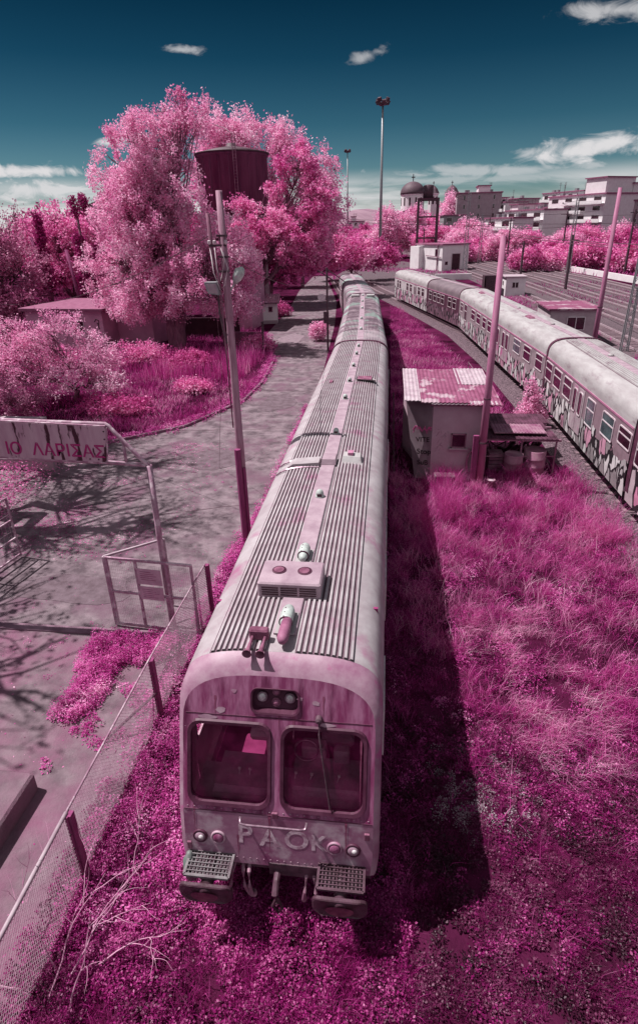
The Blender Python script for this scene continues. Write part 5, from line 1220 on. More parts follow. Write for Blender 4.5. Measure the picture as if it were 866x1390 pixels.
# flat pale building
def wall_open(parent, x0, x1, y, z0, z1, nm='window', fm=None, pm=None):
    fo = MB(); t_ = .06
    for a in ((x0, x0+t_, z0, z1), (x1-t_, x1, z0, z1), (x0, x1, z0, z0+t_), (x0, x1, z1-t_, z1)): fo.box(a[0], a[1], y-.05, y+.0, a[2], a[3])
    f = fo.build(nm, fm or winframe, parent); MB().box(x0+t_, x1-t_, y-.02, y+.001, z0+t_, z1-t_).build('pane', pm or winglass, f); return f
fbld = thing('flat_roofed_building', 'long pale pink flat roofed building among the trees left of the road', 'building', (-24.0, 47.2, 0), math.radians(-6))
MB().box(-7.4, 0, 0, 7, 0, 3.15).build('wall', palewall, fbld)
MB().bbox(-7.75, .35, -.35, 7.35, 3.15, 3.42, .03).build('roof', plumroof, fbld)
wall_open(fbld, -6.5, -5.2, -.0, 1.3, 2.4); wall_open(fbld, -3.0, -1.8, -.0, 1.3, 2.4)
ext = MB().box(.0, 3.4, 2.2, 6.5, 0, 2.75); ext.build('side_wing', palewall, fbld)
MB().bbox(-.0, 3.65, 2.0, 6.7, 2.76, 2.95, .03).build('wing_roof', plumroof, fbld)
tgf = MB(); tgf.tube([(-.75, -.02, 2.3), (-.6, -.02, 2.5), (-.35, -.02, 2.42), (-.4, -.02, 2.1), (-.55, -.02, 2.2)], .04, 4); tgf.tube([(-.45, -.02, 2.1), (-.4, -.02, 1.7)], .04, 4); tgf.build('graffiti', blackpaint, fbld)
# old tiled roof house behind pole
th = thing('tiled_house', 'old house with sloping tiled roof behind the wooden lamp pole', 'house', (-15.0, 57, 0), math.radians(-4))
MB().box(-1.7, 1.7, 0, 5, 0, 6.6).build('wall', palewall, th)
rfh = MB(); rfh.add([(-2.0, -.4, 6.55), (2.0, -.4, 6.55), (1.0, 2.6, 7.9), (-1.4, 2.6, 7.9), (-2.0, 5.4, 6.55), (2.0, 5.4, 6.55)], [(0, 1, 2, 3), (5, 4, 3, 2), (1, 5, 2), (4, 0, 3), (0, 4, 5, 1)]); rfh.build('roof', rooftile, th)
wall_open(th, -1.2, -.5, -.0, 4.4, 5.6); wall_open(th, .4, 1.1, -.0, 4.4, 5.6)
# gable house beyond cypress
gh = thing('gabled_house', 'grey gabled house just showing between the cypresses on the skyline', 'house', (-41, 88, 0))
MB().prism([(-4.5, 0), (4.5, 0), (4.5, 11.6), (0, 13.9), (-4.5, 12.4)], 0, 8).build('wall', greywall, gh)
rg_ = MB(); rg_.add([(-4.9, -.4, 12.3), (0, -.4, 14.0), (0, 8.4, 14.0), (-4.9, 8.4, 12.3), (5.2, -.4, 11.5), (5.2, 8.4, 11.5)], [(0, 1, 2, 3), (1, 4, 5, 2)]); rg_.build('roof', darkiron, gh)
# two broken timber posts behind the pale building
for x, y, a, h_, lb_ in ((-33.4, 56.5, -.13, 9.0, 'taller of two leaning timber posts behind the pale flat building'), (-30.6, 56.8, -.10, 7.8, 'shorter of two leaning timber posts behind the pale flat building, wrapped in creeper')):
    t_ = thing('timber_post', lb_, 'post', (x, y, 0), 0, 'leaning timber posts'); MB().tube([(0, 0, -.2), (a*h_, 0, h_)], [.2, .15], 10).build('post', woodplum, t_, True)
# kiosk
ki = thing('kiosk', 'tiny white kiosk with ribbed tile roof beside the road', 'kiosk', (-12.55, 60.9, 0), math.radians(8))
MB().box(-1.0, 1.0, 0, 2, 0, 2.15).build('wall', whitewall, ki)
tr3 = MB()
for i in range(12):
    x0_ = -1.3+i*.217; tr3.loft([[(x0_+.0, -.5, 2.12), (x0_+.055, -.5, 2.20), (x0_+.15, -.5, 2.20), (x0_+.205, -.5, 2.12)], [(x0_, 2.4, 2.72), (x0_+.055, 2.4, 2.80), (x0_+.15, 2.4, 2.80), (x0_+.205, 2.4, 2.72)]])
tr3.add([(-1.32, -.48, 2.08), (1.32, -.48, 2.08), (1.32, 2.4, 2.70), (-1.32, 2.4, 2.70)], [(0, 1, 2, 3)]); tr3.build('tiled_roof', rooftile, ki)
wall_open(ki, .12, .55, -.0, 1.2, 1.75, fm=junkm)
kb = MB().box(-1.0, 1.0, -.02, -.002, 0, .35); kb.build('plinth', greywall, ki)
# posts and wall beside the verge
for x, y, h_, lb_ in ((-9.9, 45.6, 2.4, 'thin dark post at the corner of the verge in front of the kiosk'), (-10.6, 49.2, 1.9, 'shorter dark post behind the post at the verge corner')):
    t_ = thing('road_post', lb_, 'post', (x, y, 0), 0, 'dark posts on the verge'); MB().tube([(0, 0, 0), (0, 0, h_)], .06, 8).build('post', darkiron, t_)
    MB().lathe([(.09, h_), (.09, h_+.06), (.001, h_+.09)], 8).build('cap', darkiron, t_)
tag(MB().box(-14.2, -10.7, 49.0, 49.3, 0, 1.1).build('low_wall', plumroof, None), 'low plum coloured wall running under the biggest tree to the verge posts', 'wall')
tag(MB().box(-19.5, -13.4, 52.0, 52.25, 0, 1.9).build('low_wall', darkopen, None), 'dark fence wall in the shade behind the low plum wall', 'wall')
# signal post near train
sp_ = thing('signal_post', 'dark signal post with a round disc between the road and the near train', 'signal', (-4.75, 46.5, 0))
MB().tube([(0, 0, 0), (0, 0, 6.4)], .085, 8).build('post', darkiron, sp_)
MB().lathe([(.24, -.03), (.24, .03)], 20, c=(-.42, -.1, 4.2), M=Matrix.Rotation(PI/2, 4, 'X')).build('disc', junkdark, sp_)
MB().lathe([(.25, -.04), (.31, -.04), (.31, .04), (.25, .04)], 20, c=(-.42, -.12, 4.2), M=Matrix.Rotation(PI/2, 4, 'X')).build('disc_rim', winframe, sp_)
sb_ = MB(); sb_.beam((-.45, 0, 4.2), (0, 0, 4.2), .06); sb_.beam((-.7, 0, 6.2), (.9, 0, 5.2), .08); sb_.box(-.3, .1, -.15, .15, 2.2, 3.1); sb_.beam((0, 0, 6.3), (1.0, 6, 4.8), .06); sb_.build('bracket', darkiron, sp_)

# ================================================================== FLOODLIGHT MASTS
def mast(x, y, h, label):
    t = thing('floodlight_mast', label, 'floodlight', (x, y, 0), 0, 'tall floodlight masts')
    MB().tube([(0, 0, 0), (0, 0, h*.5), (0, 0, h)], [.42, .32, .2], 12).build('pole', steelgrey, t, True)
    r_ = MB().lathe([(1.0, h-.6), (1.05, h-.55), (1.05, h-.35), (1.0, h-.3)], 20); 
    for k_ in range(4): a = k_*PI/2; r_.beam((0, 0, h-.45), (math.cos(a), math.sin(a), h-.45), .12)
    r_.build('head_frame', darkiron, t)
    for k_ in range(8):
        a = k_*PI/4+.2; M = Matrix.Translation((1.25*math.cos(a), 1.25*math.sin(a), h-.2+.5*(k_ % 2))) @ Matrix.Rotation(a, 4, 'Z') @ Matrix.Rotation(.5, 4, 'Y')
        MB().bbox(-.25, .25, -.42, .42, -.38, .38, .05, M).build('lamp', darkiron, t)
mast(-2.2, 148, 34.2, 'tallest and nearest floodlight mast, right of the trees')
mast(-20.2, 300, 41.3, 'middle floodlight mast, second in height')
mast(-36, 420, 44, 'farthest and smallest floodlight mast beside the tree crown')

# ================================================================== RAIL YARD
def lattice(x, y, h, w, label, lean=0, arm=True, rz=0):
    t = thing('catenary_mast', label, 'mast', (x, y, 0), rz, 'steel lattice masts of the rail yard'); c = MB()
    for sx in (-1, 1):
        for sy in (-1, 1): c.beam((sx*w, sy*w*.6, 0), (sx*w*.55, sy*w*.4, h), .07)
    n = int(h/.6)
    d_ = MB()
    for i in range(n):
        za = h*i/n; zb = h*(i+1)/n; wa = w*(1-.45*i/n); wb = w*(1-.45*(i+1)/n); s_ = 1 if i % 2 else -1
        for sy in (-1, 1): d_.beam((s_*wa, sy*wa*.62, za), (-s_*wb, sy*wb*.62, zb), .035)
    c.build('upright', steelgrey, t); d_.build('lacing', steelgrey, t)
    if arm:
        a = MB(); a.beam((0, 0, h-.4), (-2.6, 0, h-.9), .06); a.beam((0, 0, h-1.8), (-2.6, 0, h-.9), .05); a.lathe([(.08, 0), (.08, .3)], 8, c=(-2.6, 0, h-.95)); a.build('arm', darkiron, t)
    return t
lattice(17.95, 46, 8.2, .26, 'nearest lattice mast, thick and pale at the right edge beyond the train', arm=False)
lattice(16.0, 132, 15.2, .38, 'lattice mast at the right corner of the white yard building')
lattice(34.2, 121, 13.2, .36, 'leaning lattice mast in the bushes in front of the balcony block')
lattice(21.8, 152, 11.5, .32, 'lattice mast standing midway between the yard building and the balcony block')
for (x, y, h_, lb_) in ((24.4, 116, 6.2, 'stout plain pole among the bushes near the tracks'), (43.5, 118, 11.0, 'slim plain pole in the bushes near the right edge'), (-2.5, 172, 9.0, 'slim plain pole beside the tallest floodlight mast'), (9.6, 176, 8.5, 'slim plain pole behind the white yard building')):
    t_ = thing('plain_pole', lb_, 'pole', (x, y, 0), 0, 'plain poles in the yard'); MB().tube([(0, 0, 0), (0, 0, h_)], [.24, .16], 8).build('post', darkiron, t_)
    MB().beam((-.8, 0, h_-.5), (.8, 0, h_-.5), .14).build('crossarm', darkiron, t_)
for i, (a, b, s_) in enumerate((((-26, 150, 12.2), (16, 132, 9.6), .3), ((16, 132, 9.9), (34.2, 121, 8.9), .3), ((34.2, 121, 9.0), (75, 112, 8.5), .3), ((16, 132, 9.2), (34.2, 121, 8.4), .5), ((-26, 150, 11.7), (16, 132, 9.1), .4), ((21.8, 152, 11), (60, 190, 12), .4))):
    cable('overhead_wire', ['thin wire left of the tall floodlight mast to the yard building mast', 'upper wire between the two lattice masts right of the yard building', 'wire from the leaning lattice mast out past the right edge', 'lower wire between the two lattice masts right of the yard building', 'second lower wire behind the tall floodlight mast', 'wire running back from the midway lattice mast to the flats'][i], sag(a, b, s_), .05, 'wires over the rail yard')
for (x, y, h_, lb_) in ((29.5, 158, 10.5, 'slim plain pole between the midway and the leaning lattice mast'), (26.0, 92, 7.5, 'short plain pole between the yard tracks'), (40.5, 150, 11.5, 'slim plain pole right of the leaning lattice mast'), (12.8, 190, 10, 'slim plain pole far behind the tank frame'), (31.0, 200, 11, 'slim plain pole in front of the terrace house')):
    t_ = thing('plain_pole', lb_, 'pole', (x, y, 0), 0, 'plain poles in the yard'); MB().tube([(0, 0, 0), (0, 0, h_)], [.22, .14], 8).build('post', darkiron, t_)
    MB().beam((-1.4, 0, h_-.7), (1.0, 0, h_-.7), .12).build('crossarm', darkiron, t_)
for i, (a, b, s_) in enumerate((((21.8, 152, 8.2), (20, 60, 7.0), .4), ((26, 92, 6.8), (29.5, 158, 7.6), .4), ((26, 92, 6.8), (25, 20, 7.0), .5), ((17.95, 46, 7.6), (21.8, 152, 8.4), .5), ((40.5, 150, 10.6), (80, 140, 10.8), .4), ((-2.5, 172, 8.2), (29.5, 158, 9.6), .5))):
    cable('overhead_wire', ['wire following the tracks from the midway lattice mast toward the camera', 'wire between the short pole in the tracks and the slim pole beyond', 'wire from the short pole in the tracks running out past the right edge', 'wire from the thick pale lattice mast to the midway lattice mast', 'wire high at the right edge above the bushes', 'wire from the slim pole by the tallest mast across to the bushes'][i], sag(a, b, s_), .035, 'wires over the rail yard')
# portal frame right
pf = thing('portal_frame', 'small goalpost shaped steel frame in front of the grey flats at the right edge', 'frame', (46, 112, 0)); q = MB()
q.beam((-2.4, 0, 0), (-1.6, 0, 9.2), .2); q.beam((-1.6, 0, 9.2), (2.2, 0, 9.2), .18); q.beam((1.9, 0, 9.2), (2.2, 0, 5), .16); q.beam((-1.6, 0, 7.4), (2.2, 0, 7.4), .1); q.build('frame', darkiron, pf)

# white yard building with frame and tank
yb = thing('signal_building', 'white box shaped yard building with a tank frame beside the graffiti train', 'building', (11.4, 134, 0), math.radians(30))
ang = math.radians(20)
MB().box(-.0, 6.9, 0, 10.4, 0, 5.2).build('wall', whitewall, yb)
MB().bbox(-.25, 7.15, -.25, 10.65, 5.2, 5.5, .03).build('roof', plumroof, yb)
wing = MB().box(-1.2, -.01, 7.4, 11.0, 0, 4.9); wing.build('side_wing', whitewall, yb)
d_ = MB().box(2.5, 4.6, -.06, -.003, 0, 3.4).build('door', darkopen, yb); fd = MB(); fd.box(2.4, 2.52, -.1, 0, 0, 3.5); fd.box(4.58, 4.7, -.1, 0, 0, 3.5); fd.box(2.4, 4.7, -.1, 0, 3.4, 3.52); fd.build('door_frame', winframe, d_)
wall_open(yb, .8, 1.5, -.0, 1.2, 1.9, fm=junkm)
lw = MB(); lw.box(-.06, -.003, 2.0, 2.7, 3.0, 4.4); lw.build('window', winglass, yb)
dp = MB(); dp.tube([(-.2, 1.6, 5.2), (-.2, 1.6, 0)], .12, 8); dp.beam((-.2, .2, 2.8), (-.2, 6, 3.0), .15); dp.build('drainpipe', junkm, yb)
tf = thing('tank_frame', 'dark steel frame carrying a small black tank above the white yard building', 'tank stand', (8.6, 147, 0)); q = MB()
for x in (-2.2, 2.2):
    for y in (-1.6, 1.6): q.beam((x, y, 0), (x, y, 14.6), .4)
for z in (6.5, 11.0, 14.5):
    q.beam((-2.3, -1.6, z), (2.3, -1.6, z), .3); q.beam((-2.3, 1.6, z), (2.3, 1.6, z), .3); q.beam((-2.2, -1.6, z), (-2.2, 1.6, z), .3); q.beam((2.2, -1.6, z), (2.2, 1.6, z), .3)
q.build('frame', darkiron, tf); MB().box(-2.4, 2.4, -1.8, 1.8, 14.62, 14.9).build('deck', junkdark, tf)
MB().lathe([(.9, 14.9), (1.15, 15.0), (1.15, 17.4), (.9, 17.6), (.001, 17.7)], 20, c=(-.1, 0, 0)).build('tank', darkiron, tf, True)
# small white house with porch
shs = thing('gabled_house', 'small white gabled house with dark porch left of the tank frame', 'house', (-6.2, 225, 0), math.radians(32))
MB().prism([(-5, 0), (5.4, 0), (5.4, 4.4), (.2, 6.6), (-5, 4.4)], 0, 9).build('wall', whitewall, shs)
r_ = MB(); r_.add([(-5.6, -.6, 4.2), (.2, -.6, 6.75), (.2, 9.6, 6.75), (-5.6, 9.6, 4.2), (6.0, -.6, 4.2), (6.0, 9.6, 4.2)], [(0, 1, 2, 3), (1, 4, 5, 2)]); r_.build('roof', rooftile, shs)
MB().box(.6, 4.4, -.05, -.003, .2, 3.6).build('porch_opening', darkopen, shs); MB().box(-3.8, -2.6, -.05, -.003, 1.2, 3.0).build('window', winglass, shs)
ext2 = MB().box(5.4, 11, 2, 7, 0, 3.0); ext2.build('side_wing', palewall, shs)
# cabins by the tracks
def cabin(x, y, w, dpt, h, rz, label, rm, wm, win):
    t = thing('cabin', label, 'cabin', (x, y, 0), rz, 'flat roofed cabins of the rail yard')
    MB().box(0, w, 0, dpt, 0, h).build('wall', wm, t); MB().bbox(-.2, w+.2, -.2, dpt+.2, h, h+.14, .02).build('roof', rm, t)
    for a, b, c, d in win: 
        f_ = wall_open(t, a, b, -.0, c, d, fm=whitewall); MB().box((a+b)/2-.03, (a+b)/2+.03, -.06, -.003, c, d).build('mullion', whitewall, f_)
    MB().box(-.04, -.003, dpt*.55, dpt*.55+.5, h*.55, h*.55+.5).build('vent', darkopen, t); return t
cabin(12.9, 48.6, 3.7, 5.0, 2.8, math.radians(-2), 'white cabin with pink edged flat roof behind the ribbed carriage', hutroof, mat('cabin_wall', (.56, .47, .5), (.46, .36, .4), .8, 2), [(1.3, 2.7, 1.25, 2.3)])
cabin(15.9, 84, 2.6, 3.2, 2.5, 0, 'small pale cabin beside stacked frames, near the middle of the graffiti train', whitesheet, whitewall, [(.8, 1.7, 1.1, 1.9)])
ck = MB()
for i in range(3): ck.box(13.2, 15.0, 85+i*.8, 85.1+i*.8, 0, 2.6); ck.box(13.2, 13.35, 85+i*.8, 85.7+i*.8, 0, 2.6); ck.box(14.85, 15.0, 85+i*.8, 85.7+i*.8, 0, 2.6)
ck.box(13.2, 15, 85, 86.8, 2.6, 2.7); tag(ck.build('metal_cabinet', darkiron, None), 'open dark metal cabinet standing left of the small pale cabin', 'cabinet')
lwl = MB().box(8.5, 15, 112, 112.5, 0, 1.0); tag(lwl.build('low_wall', whitewall, None), 'low white kerb wall beside the white yard building', 'wall')

# ================================================================== TOWN
def block(x, y, w, dpt, h, rz, label, wm, floors, bays, z0f=3.0, balc=(), pent=None, name='apartment_block', rm=plumroof, winw=.5, base=0.0):
    t = thing(name, label, 'building', (x, y, base), rz)
    MB().box(0, w, 0, dpt, -2, h).build('wall', wm, t)
    MB().bbox(-.4, w+.4, -.4, dpt+.4, h, h+.45, .05).build('roof_slab', rm, t)
    fh = h/floors; bw = w/bays
    for f in range(floors):
        for b in range(bays):
            x0 = b*bw+bw*(1-winw)/2; z0 = f*fh+fh*.28; 
            if z0+base < 2: continue
            wall_open(t, x0, x0+bw*winw, -.0, z0, z0+fh*.5, fm=whitewall)
    for (f, a, b) in balc:
        z = f*fh; m = MB(); m.box(a, b, -1.6, -.01, z-.12, z+.1); bo = m.build('balcony', whitewall, t)
        MB().box(a, b, -1.62, -1.5, z+.1, z+1.1).build('parapet', whitewall, bo)
    if pent:
        a, b, hh_ = pent; MB().box(a, b, 1.5, dpt-1, h+.45, h+.45+hh_).build('penthouse', whitewall, t); MB().box(a-.5, b+.5, 1.0, dpt-.5, h+.45+hh_, h+.8+hh_).build('penthouse_roof', plumroof, t)
    rd_ = random.Random(int(x*10))
    for i in range(2):
        ax = rd_.uniform(1, w-1); an = MB(); an.beam((ax, 2, h), (ax, 2, h+4.2), .09); 
        for dz in (3.2, 3.7, 4.1): an.beam((ax-.7, 2, h+dz), (ax+.7, 2, h+dz), .06)
        an.build('antenna', darkiron, t)
    if name == 'apartment_block' and w > 10:
        for i in range(3):
            hx = rd_.uniform(1, w-2.5); MB().box(hx, hx+1.4, 3, 4.2, h+.45, h+1.5).build('roof_unit', steelgrey, t)
    return t
block(60.5, 252, 27, 16, 17.8, math.radians(-61), 'white balcony block with stepped roof at the right of the skyline', whitewall, 6, 4, balc=((3, 0, 27), (4, 0, 18), (5, 8, 27)), pent=(16, 25, 4.8))
block(80, 236, 24, 16, 15.5, math.radians(-8), 'broad grey sided block with white attic, cut by the right edge', greywall, 6, 5, pent=(5, 20, 5.2), winw=.12)
block(45.2, 254, 21, 11, 13.4, math.radians(-61), 'lower white block with grey front left of the stepped balcony block', whitewall, 4, 3, balc=((2, 0, 21), (3, 0, 21)), pent=(.5, 5, 1.9))
block(54.5, 272, 16, 12, 14.4, math.radians(-61), 'pale block peeping between the two white balcony blocks', greywall, 4, 3, balc=((3, 0, 8),), pent=(7, 10, 1.4))
block(29.2, 285, 19, 14, 21.6, math.radians(-3), 'grey block with two boxy roof rooms right of the church', greywall, 6, 3, pent=(9, 14, 2.4), winw=.14)
block(22.0, 262, 9, 10, 12.6, math.radians(5), 'small grey white block right below the bell tower', mat('slate_render', (.3, .3, .31), (.24, .22, .24), .9, 1), 4, 2)
block(34.5, 234, 15, 9, 10.8, math.radians(-60), 'white low house with open terrace arches in the middle of the skyline', whitewall, 3, 2, balc=((2, 0, 14),))
block(-23.5, 350, 9, 9, 12.0, 0, 'far small white block left of the tallest floodlight mast', whitewall, 4, 3, pent=(2, 4, 2))
block(-44.5, 330, 8, 9, 9.0, 0, 'far pale block low behind the trees in the centre', palewall, 3, 2)
# more flats so the town carries on to the right
block(104, 235, 22, 16, 21, math.radians(4), 'tall pale block beyond the right edge of the picture', whitewall, 6, 4, balc=((3, 0, 22), (4, 0, 22)))
block(69, 300, 24, 14, 21, math.radians(-61), 'tall white block behind, between the stepped block and the grey sided block', whitewall, 6, 5, balc=((4, 0, 24), (5, 0, 24)))
block(40, 300, 20, 12, 17.5, math.radians(-61), 'white block in the second row left of the lower balcony block', whitewall, 5, 4, balc=((4, 0, 20),), pent=(3, 8, 2))
block(49.5, 320, 20, 12, 19.5, math.radians(-61), 'grey white block in the third row above the lower balcony block', greywall, 5, 4, balc=((4, 0, 20),))
block(26.5, 330, 16, 12, 17, math.radians(-61), 'small pale block between the bell tower and the grey block', palewall, 4, 3)
block(-8, 380, 14, 12, 15.5, math.radians(-20), 'far pale block between the tallest mast and the church', whitewall, 4, 3)
# church
ch = thing('church', 'domed church with cross on top, on the skyline right of the tallest mast', 'church', (12.2, 350, 0))
MB().box(-13, 13, 0, 20, 0, 14).build('wall', whitewall, ch)
MB().lathe([(6.4, 14), (6.4, 24.6), (6.7, 24.8), (6.7, 25.2)], 32, c=(0, 8, 0)).build('drum', whitewall, ch, False)
for k_ in range(12):
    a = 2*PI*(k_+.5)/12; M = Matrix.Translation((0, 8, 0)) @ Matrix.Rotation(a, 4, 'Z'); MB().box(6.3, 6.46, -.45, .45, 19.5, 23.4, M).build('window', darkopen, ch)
MB().lathe([(6.9*math.cos(a), 25.2+6.4*math.sin(a)) for a in np.linspace(0, PI/2-.02, 12)], 36, c=(0, 8, 0)).build('dome', domem, ch, True)
cx_m = MB(); cx_m.box(-.22, .22, 7.8, 8.2, 31.4, 35.2); cx_m.box(-1.0, 1.0, 7.8, 8.2, 33.4, 33.9); cx_m.build('cross', darkiron, ch)
MB().add([(-13.5, -.5, 14), (13.5, -.5, 14), (0, -.5, 18.5), (-13.5, 20.5, 14), (13.5, 20.5, 14), (0, 20.5, 18.5)], [(0, 1, 2), (0, 2, 5, 3), (2, 1, 4, 5), (3, 5, 4)]).build('roof', plumroof, ch)
def belltower(x, y, lb_, s_=1.0):
    t = thing('bell_tower', lb_, 'tower', (x, y, 0), math.radians(20), 'bell towers of the church')
    MB().lathe([(3.0*s_, 0), (3.0*s_, 24.2), (3.5*s_, 24.3), (3.5*s_, 24.8)], 8).build('shaft', whitewall, t)
    MB().lathe([(3.6*s_, 24.8), (2.3*s_, 27.0), (1.0*s_, 28.2), (.001, 28.6)], 8).build('roof', domem, t)
    for k_ in range(8):
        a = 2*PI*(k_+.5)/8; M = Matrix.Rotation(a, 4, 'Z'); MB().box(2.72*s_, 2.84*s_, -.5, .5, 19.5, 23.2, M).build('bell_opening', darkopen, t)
    c = MB(); c.box(-.12, .12, -.12, .12, 28.5, 30.6); c.box(-.6, .6, -.12, .12, 29.6, 29.9); c.build('cross', darkiron, t)
belltower(22.6, 345, 'bell tower half covered by pink foliage, close to the church dome', .95)
belltower(32.3, 345, 'bell tower standing apart, right of the church dome', 1.1)
# hills far away
hl = MB(); rd = random.Random(5); n = 60; ring = []
for i in range(n+1):
    x = -1400+i*2800/n; ring.append((x, 2400+200*math.sin(i*.7), 40+34*abs(mnoise.noise(Vector((i*.16, 1, 2))))*2))
hl.loft([[(x, y-500, -2) for x, y, z in ring], [(x, y-150, z*.7) for x, y, z in ring], [(x, y+100, z) for x, y, z in ring], [(x, y+700, 0) for x, y, z in ring]])
o = hl.build('far_hills', mat('hill_plum', (.22, .12, .17), (.32, .2, .25), 1, .01), None, True); o['kind'] = 'structure'

# background trees: three moulds copied
protos = []
def mould(seed, m, lobes, label, x, y, sc_, nm='rose_tree', ncl=330, per=56, ls=.21, cr=1.0):
    t = make_tree(nm, label, 'tree', (x, y, 0), lobes, m, seed, nclust=ncl, per=per, cr=cr, ls=ls, tr=.3, twigs=70, group='trees along the far side of the rail yard', shell=.6)
    t.scale = (sc_,)*3; return t
tall = [(0, 0, 9.5, 2.6, 2.4, 3.0), (1.0, 0, 6.4, 3.2, 3, 3.0), (-1.4, 0, 5.4, 3.0, 2.8, 2.8), (.3, 0, 3.2, 3.2, 3, 2.2)]
wide = [(0, 0, 6.2, 3.6, 3, 2.6), (3.4, 0, 4.8, 3.0, 2.8, 2.6), (-3.6, 0, 4.6, 3.0, 2.8, 2.6), (0, -1, 3.0, 4.6, 3, 2.2)]
bush_ = [(0, 0, 2.6, 3.2, 2.6, 2.2), (3.0, 0, 2.0, 2.4, 2.2, 1.8), (-3, 0, 2.2, 2.4, 2.2, 1.8)]
m1 = mould(201, L_BIG, tall, 'pale pink upright tree between the tallest mast and the tank frame', -1.0, 190, 1.22)
m2 = mould(202, L_MID, wide, 'broad rose tree right behind the tank frame', 13.5, 186, 1.15)
m3 = mould(203, L_DEEP, wide, 'deep magenta tree behind the small white gabled house', -9.5, 250, 1.2)
m4 = mould(204, L_MID, bush_, 'low rose bush left of the leaning lattice mast', 29.5, 128, 1.0)
m5 = mould(205, L_BIG, wide, 'pale broad tree in front of the lower white block', 30.5, 165, .95)
rest = [
 (m1, 4.0, 196, 1.1, 'pale upright tree just left of the tank frame'), (m1, 8.2, 205, 1.28, 'pale upright tree seen through the tank frame'), (m2, -5.4, 212, 1.05, 'rose tree behind the slim pole by the tallest mast'),
 (m1, 28.3, 300, 1.9, 'tall tree hiding the foot of the bell towers'), (m5, 20.0, 178, 1.0, 'pale tree right of the white yard building'), (m5, 24.6, 196, 1.3, 'pale tree behind the midway lattice mast'),
 (m2, 37.0, 172, .95, 'rose tree in front of the terrace house'), (m5, 42.5, 158, .85, 'pale tree left of the leaning lattice mast'), (m2, 47.5, 168, .85, 'rose tree right of the leaning lattice mast'),
 (m2, 53.5, 180, 1.05, 'big rose tree covering the foot of the stepped balcony block'), (m5, 60.5, 172, 1.05, 'big pale tree under the grey sided block'), (m2, 67.5, 165, 1.05, 'rose tree at the right edge under the grey block'),
 (m3, 57, 150, .8, 'deep magenta tree near the right edge behind the portal frame'), (m3, 50.5, 138, .9, 'deep magenta tree behind the slim pole at the right'), (m4, 35.5, 138, 1.15, 'low rose bush at the foot of the leaning lattice mast'),
 (m4, 41.5, 131, 1.2, 'low rose bush between lattice mast and slim pole'), (m4, 47, 121, 1.2, 'low rose bush at the foot of the portal frame'), (m4, 52.5, 116, 1.3, 'low rose bush at the right edge behind the white wall'),
 (m4, 24.5, 168, 1.2, 'low rose bush behind the stout pole'), (m4, 19.0, 160, 1.1, 'low rose bush beside the yard building corner'), (m3, -18, 260, 1.15, 'deep magenta tree left of the small gabled house'),
 (m3, -28, 270, 1.2, 'deep magenta tree below the middle floodlight mast'), (m3, -38, 255, 1.25, 'deep magenta tree below the farthest floodlight mast'), (m2, -12, 196, .8, 'small rose tree in front of the small gabled house'),
 (m2, -20.5, 182, 1.0, 'rose tree beyond the road bend, nearer than the gabled house'), (m3, -30.0, 190, 1.25, 'deep magenta tree beyond the road bend'), (m4, -1.5, 178, .8, 'low rose bush right of the tallest mast'), (m4, -12.5, 160, 1.0, 'low rose bush left of the tallest mast'),
 (m4, -18, 140, 1.1, 'low rose bush where the near train disappears'), (m5, 57, 330, 2.1, 'pink tree rising above the roofs between the flats'), (m5, 66, 330, 1.75, 'smaller pink tree above the roofs beside the stepped block'),
 (m3, 2, 290, 1.7, 'deep magenta tree left of the church'), (m2, 18, 300, 1.7, 'rose tree in front of the church wall'), (m3, 74, 150, 1.4, 'deep magenta tree beyond the right edge'), (m3, -52, 210, 1.5, 'deep magenta tree far behind the water tower'), (m3, -60, 150, 1.5, 'deep magenta tree far behind the open crowned tree'),
 (m2, -75, 130, 1.5, 'rose tree on the far left skyline'), (m3, -54, 95, 1.1, 'deep magenta tree at the left edge of the skyline'), (m2, -36, 110, 1.1, 'rose tree behind the cypresses')]
for i, (mm, x, y, s_, lb_) in enumerate(rest): copy_tree(mm, (x, y, 0), (i*1.7) % 6.28, lb_, scale=(s_, s_, s_))
# distant wooded band
rgw = np.random.default_rng(77); n = 26000
X = rgw.uniform(-420, 420, n); Y = rgw.uniform(330, 620, n); Zt = 5+5*np.abs(fbm(X, Y, .02, 9))*2
C_ = np.stack([X, Y, rgw.uniform(0, 1, n)**.5*Zt], 1); V_, F_q = quads_from(C_, rgw.uniform(.8, 1.9, size=(n, 1)), rng=rgw)
tag(np_obj('far_woodland', V_, F_q, L_DEEP), 'far wooded plain reaching to the skyline', 'woodland', kind='stuff')
# pink scrub on the bank behind the white wall
P = scatter(22, 80, 84, 260, 30000, lambda x, y: ((x > 41.2-(y-84)*.122) & (x < 62-(y-84)*.03))*np.clip(90/y, 0, 1), rgw)
blades('bank_scrub', 'pink scrub grass on the bank behind the yard wall', G_TALL, P, .9, .14, .8, 78)
P = scatter(-12, 16, 112, 215, 12000, lambda x, y: np.clip(110/y, 0, 1)*dens(x, y, .06, 5, -.1, .2), rgw)
blades('bank_scrub', 'rough pink grass round the tallest floodlight mast', G_TALL, P, .5, .12, .9, 79)
P = scatter(15.2, 18.6, 30, 110, 9000, lambda x, y: dens(x, y, .2, 7, -.1, .2)*np.clip(40/y, 0, 1), rgw)
blades('bank_scrub', 'pink weeds between the graffiti train and the rail yard', G_TALL, P, .5, .06, .8, 80)
P = scatter(21, 34, 60, 120, 9000, lambda x, y: dens(x, y, .15, 17, .0, .25)*np.clip(60/y, 0, 1), rgw)
blades('bank_scrub', 'patchy weeds growing between the yard tracks', G_DEEP, P, .35, .07, .8, 81)
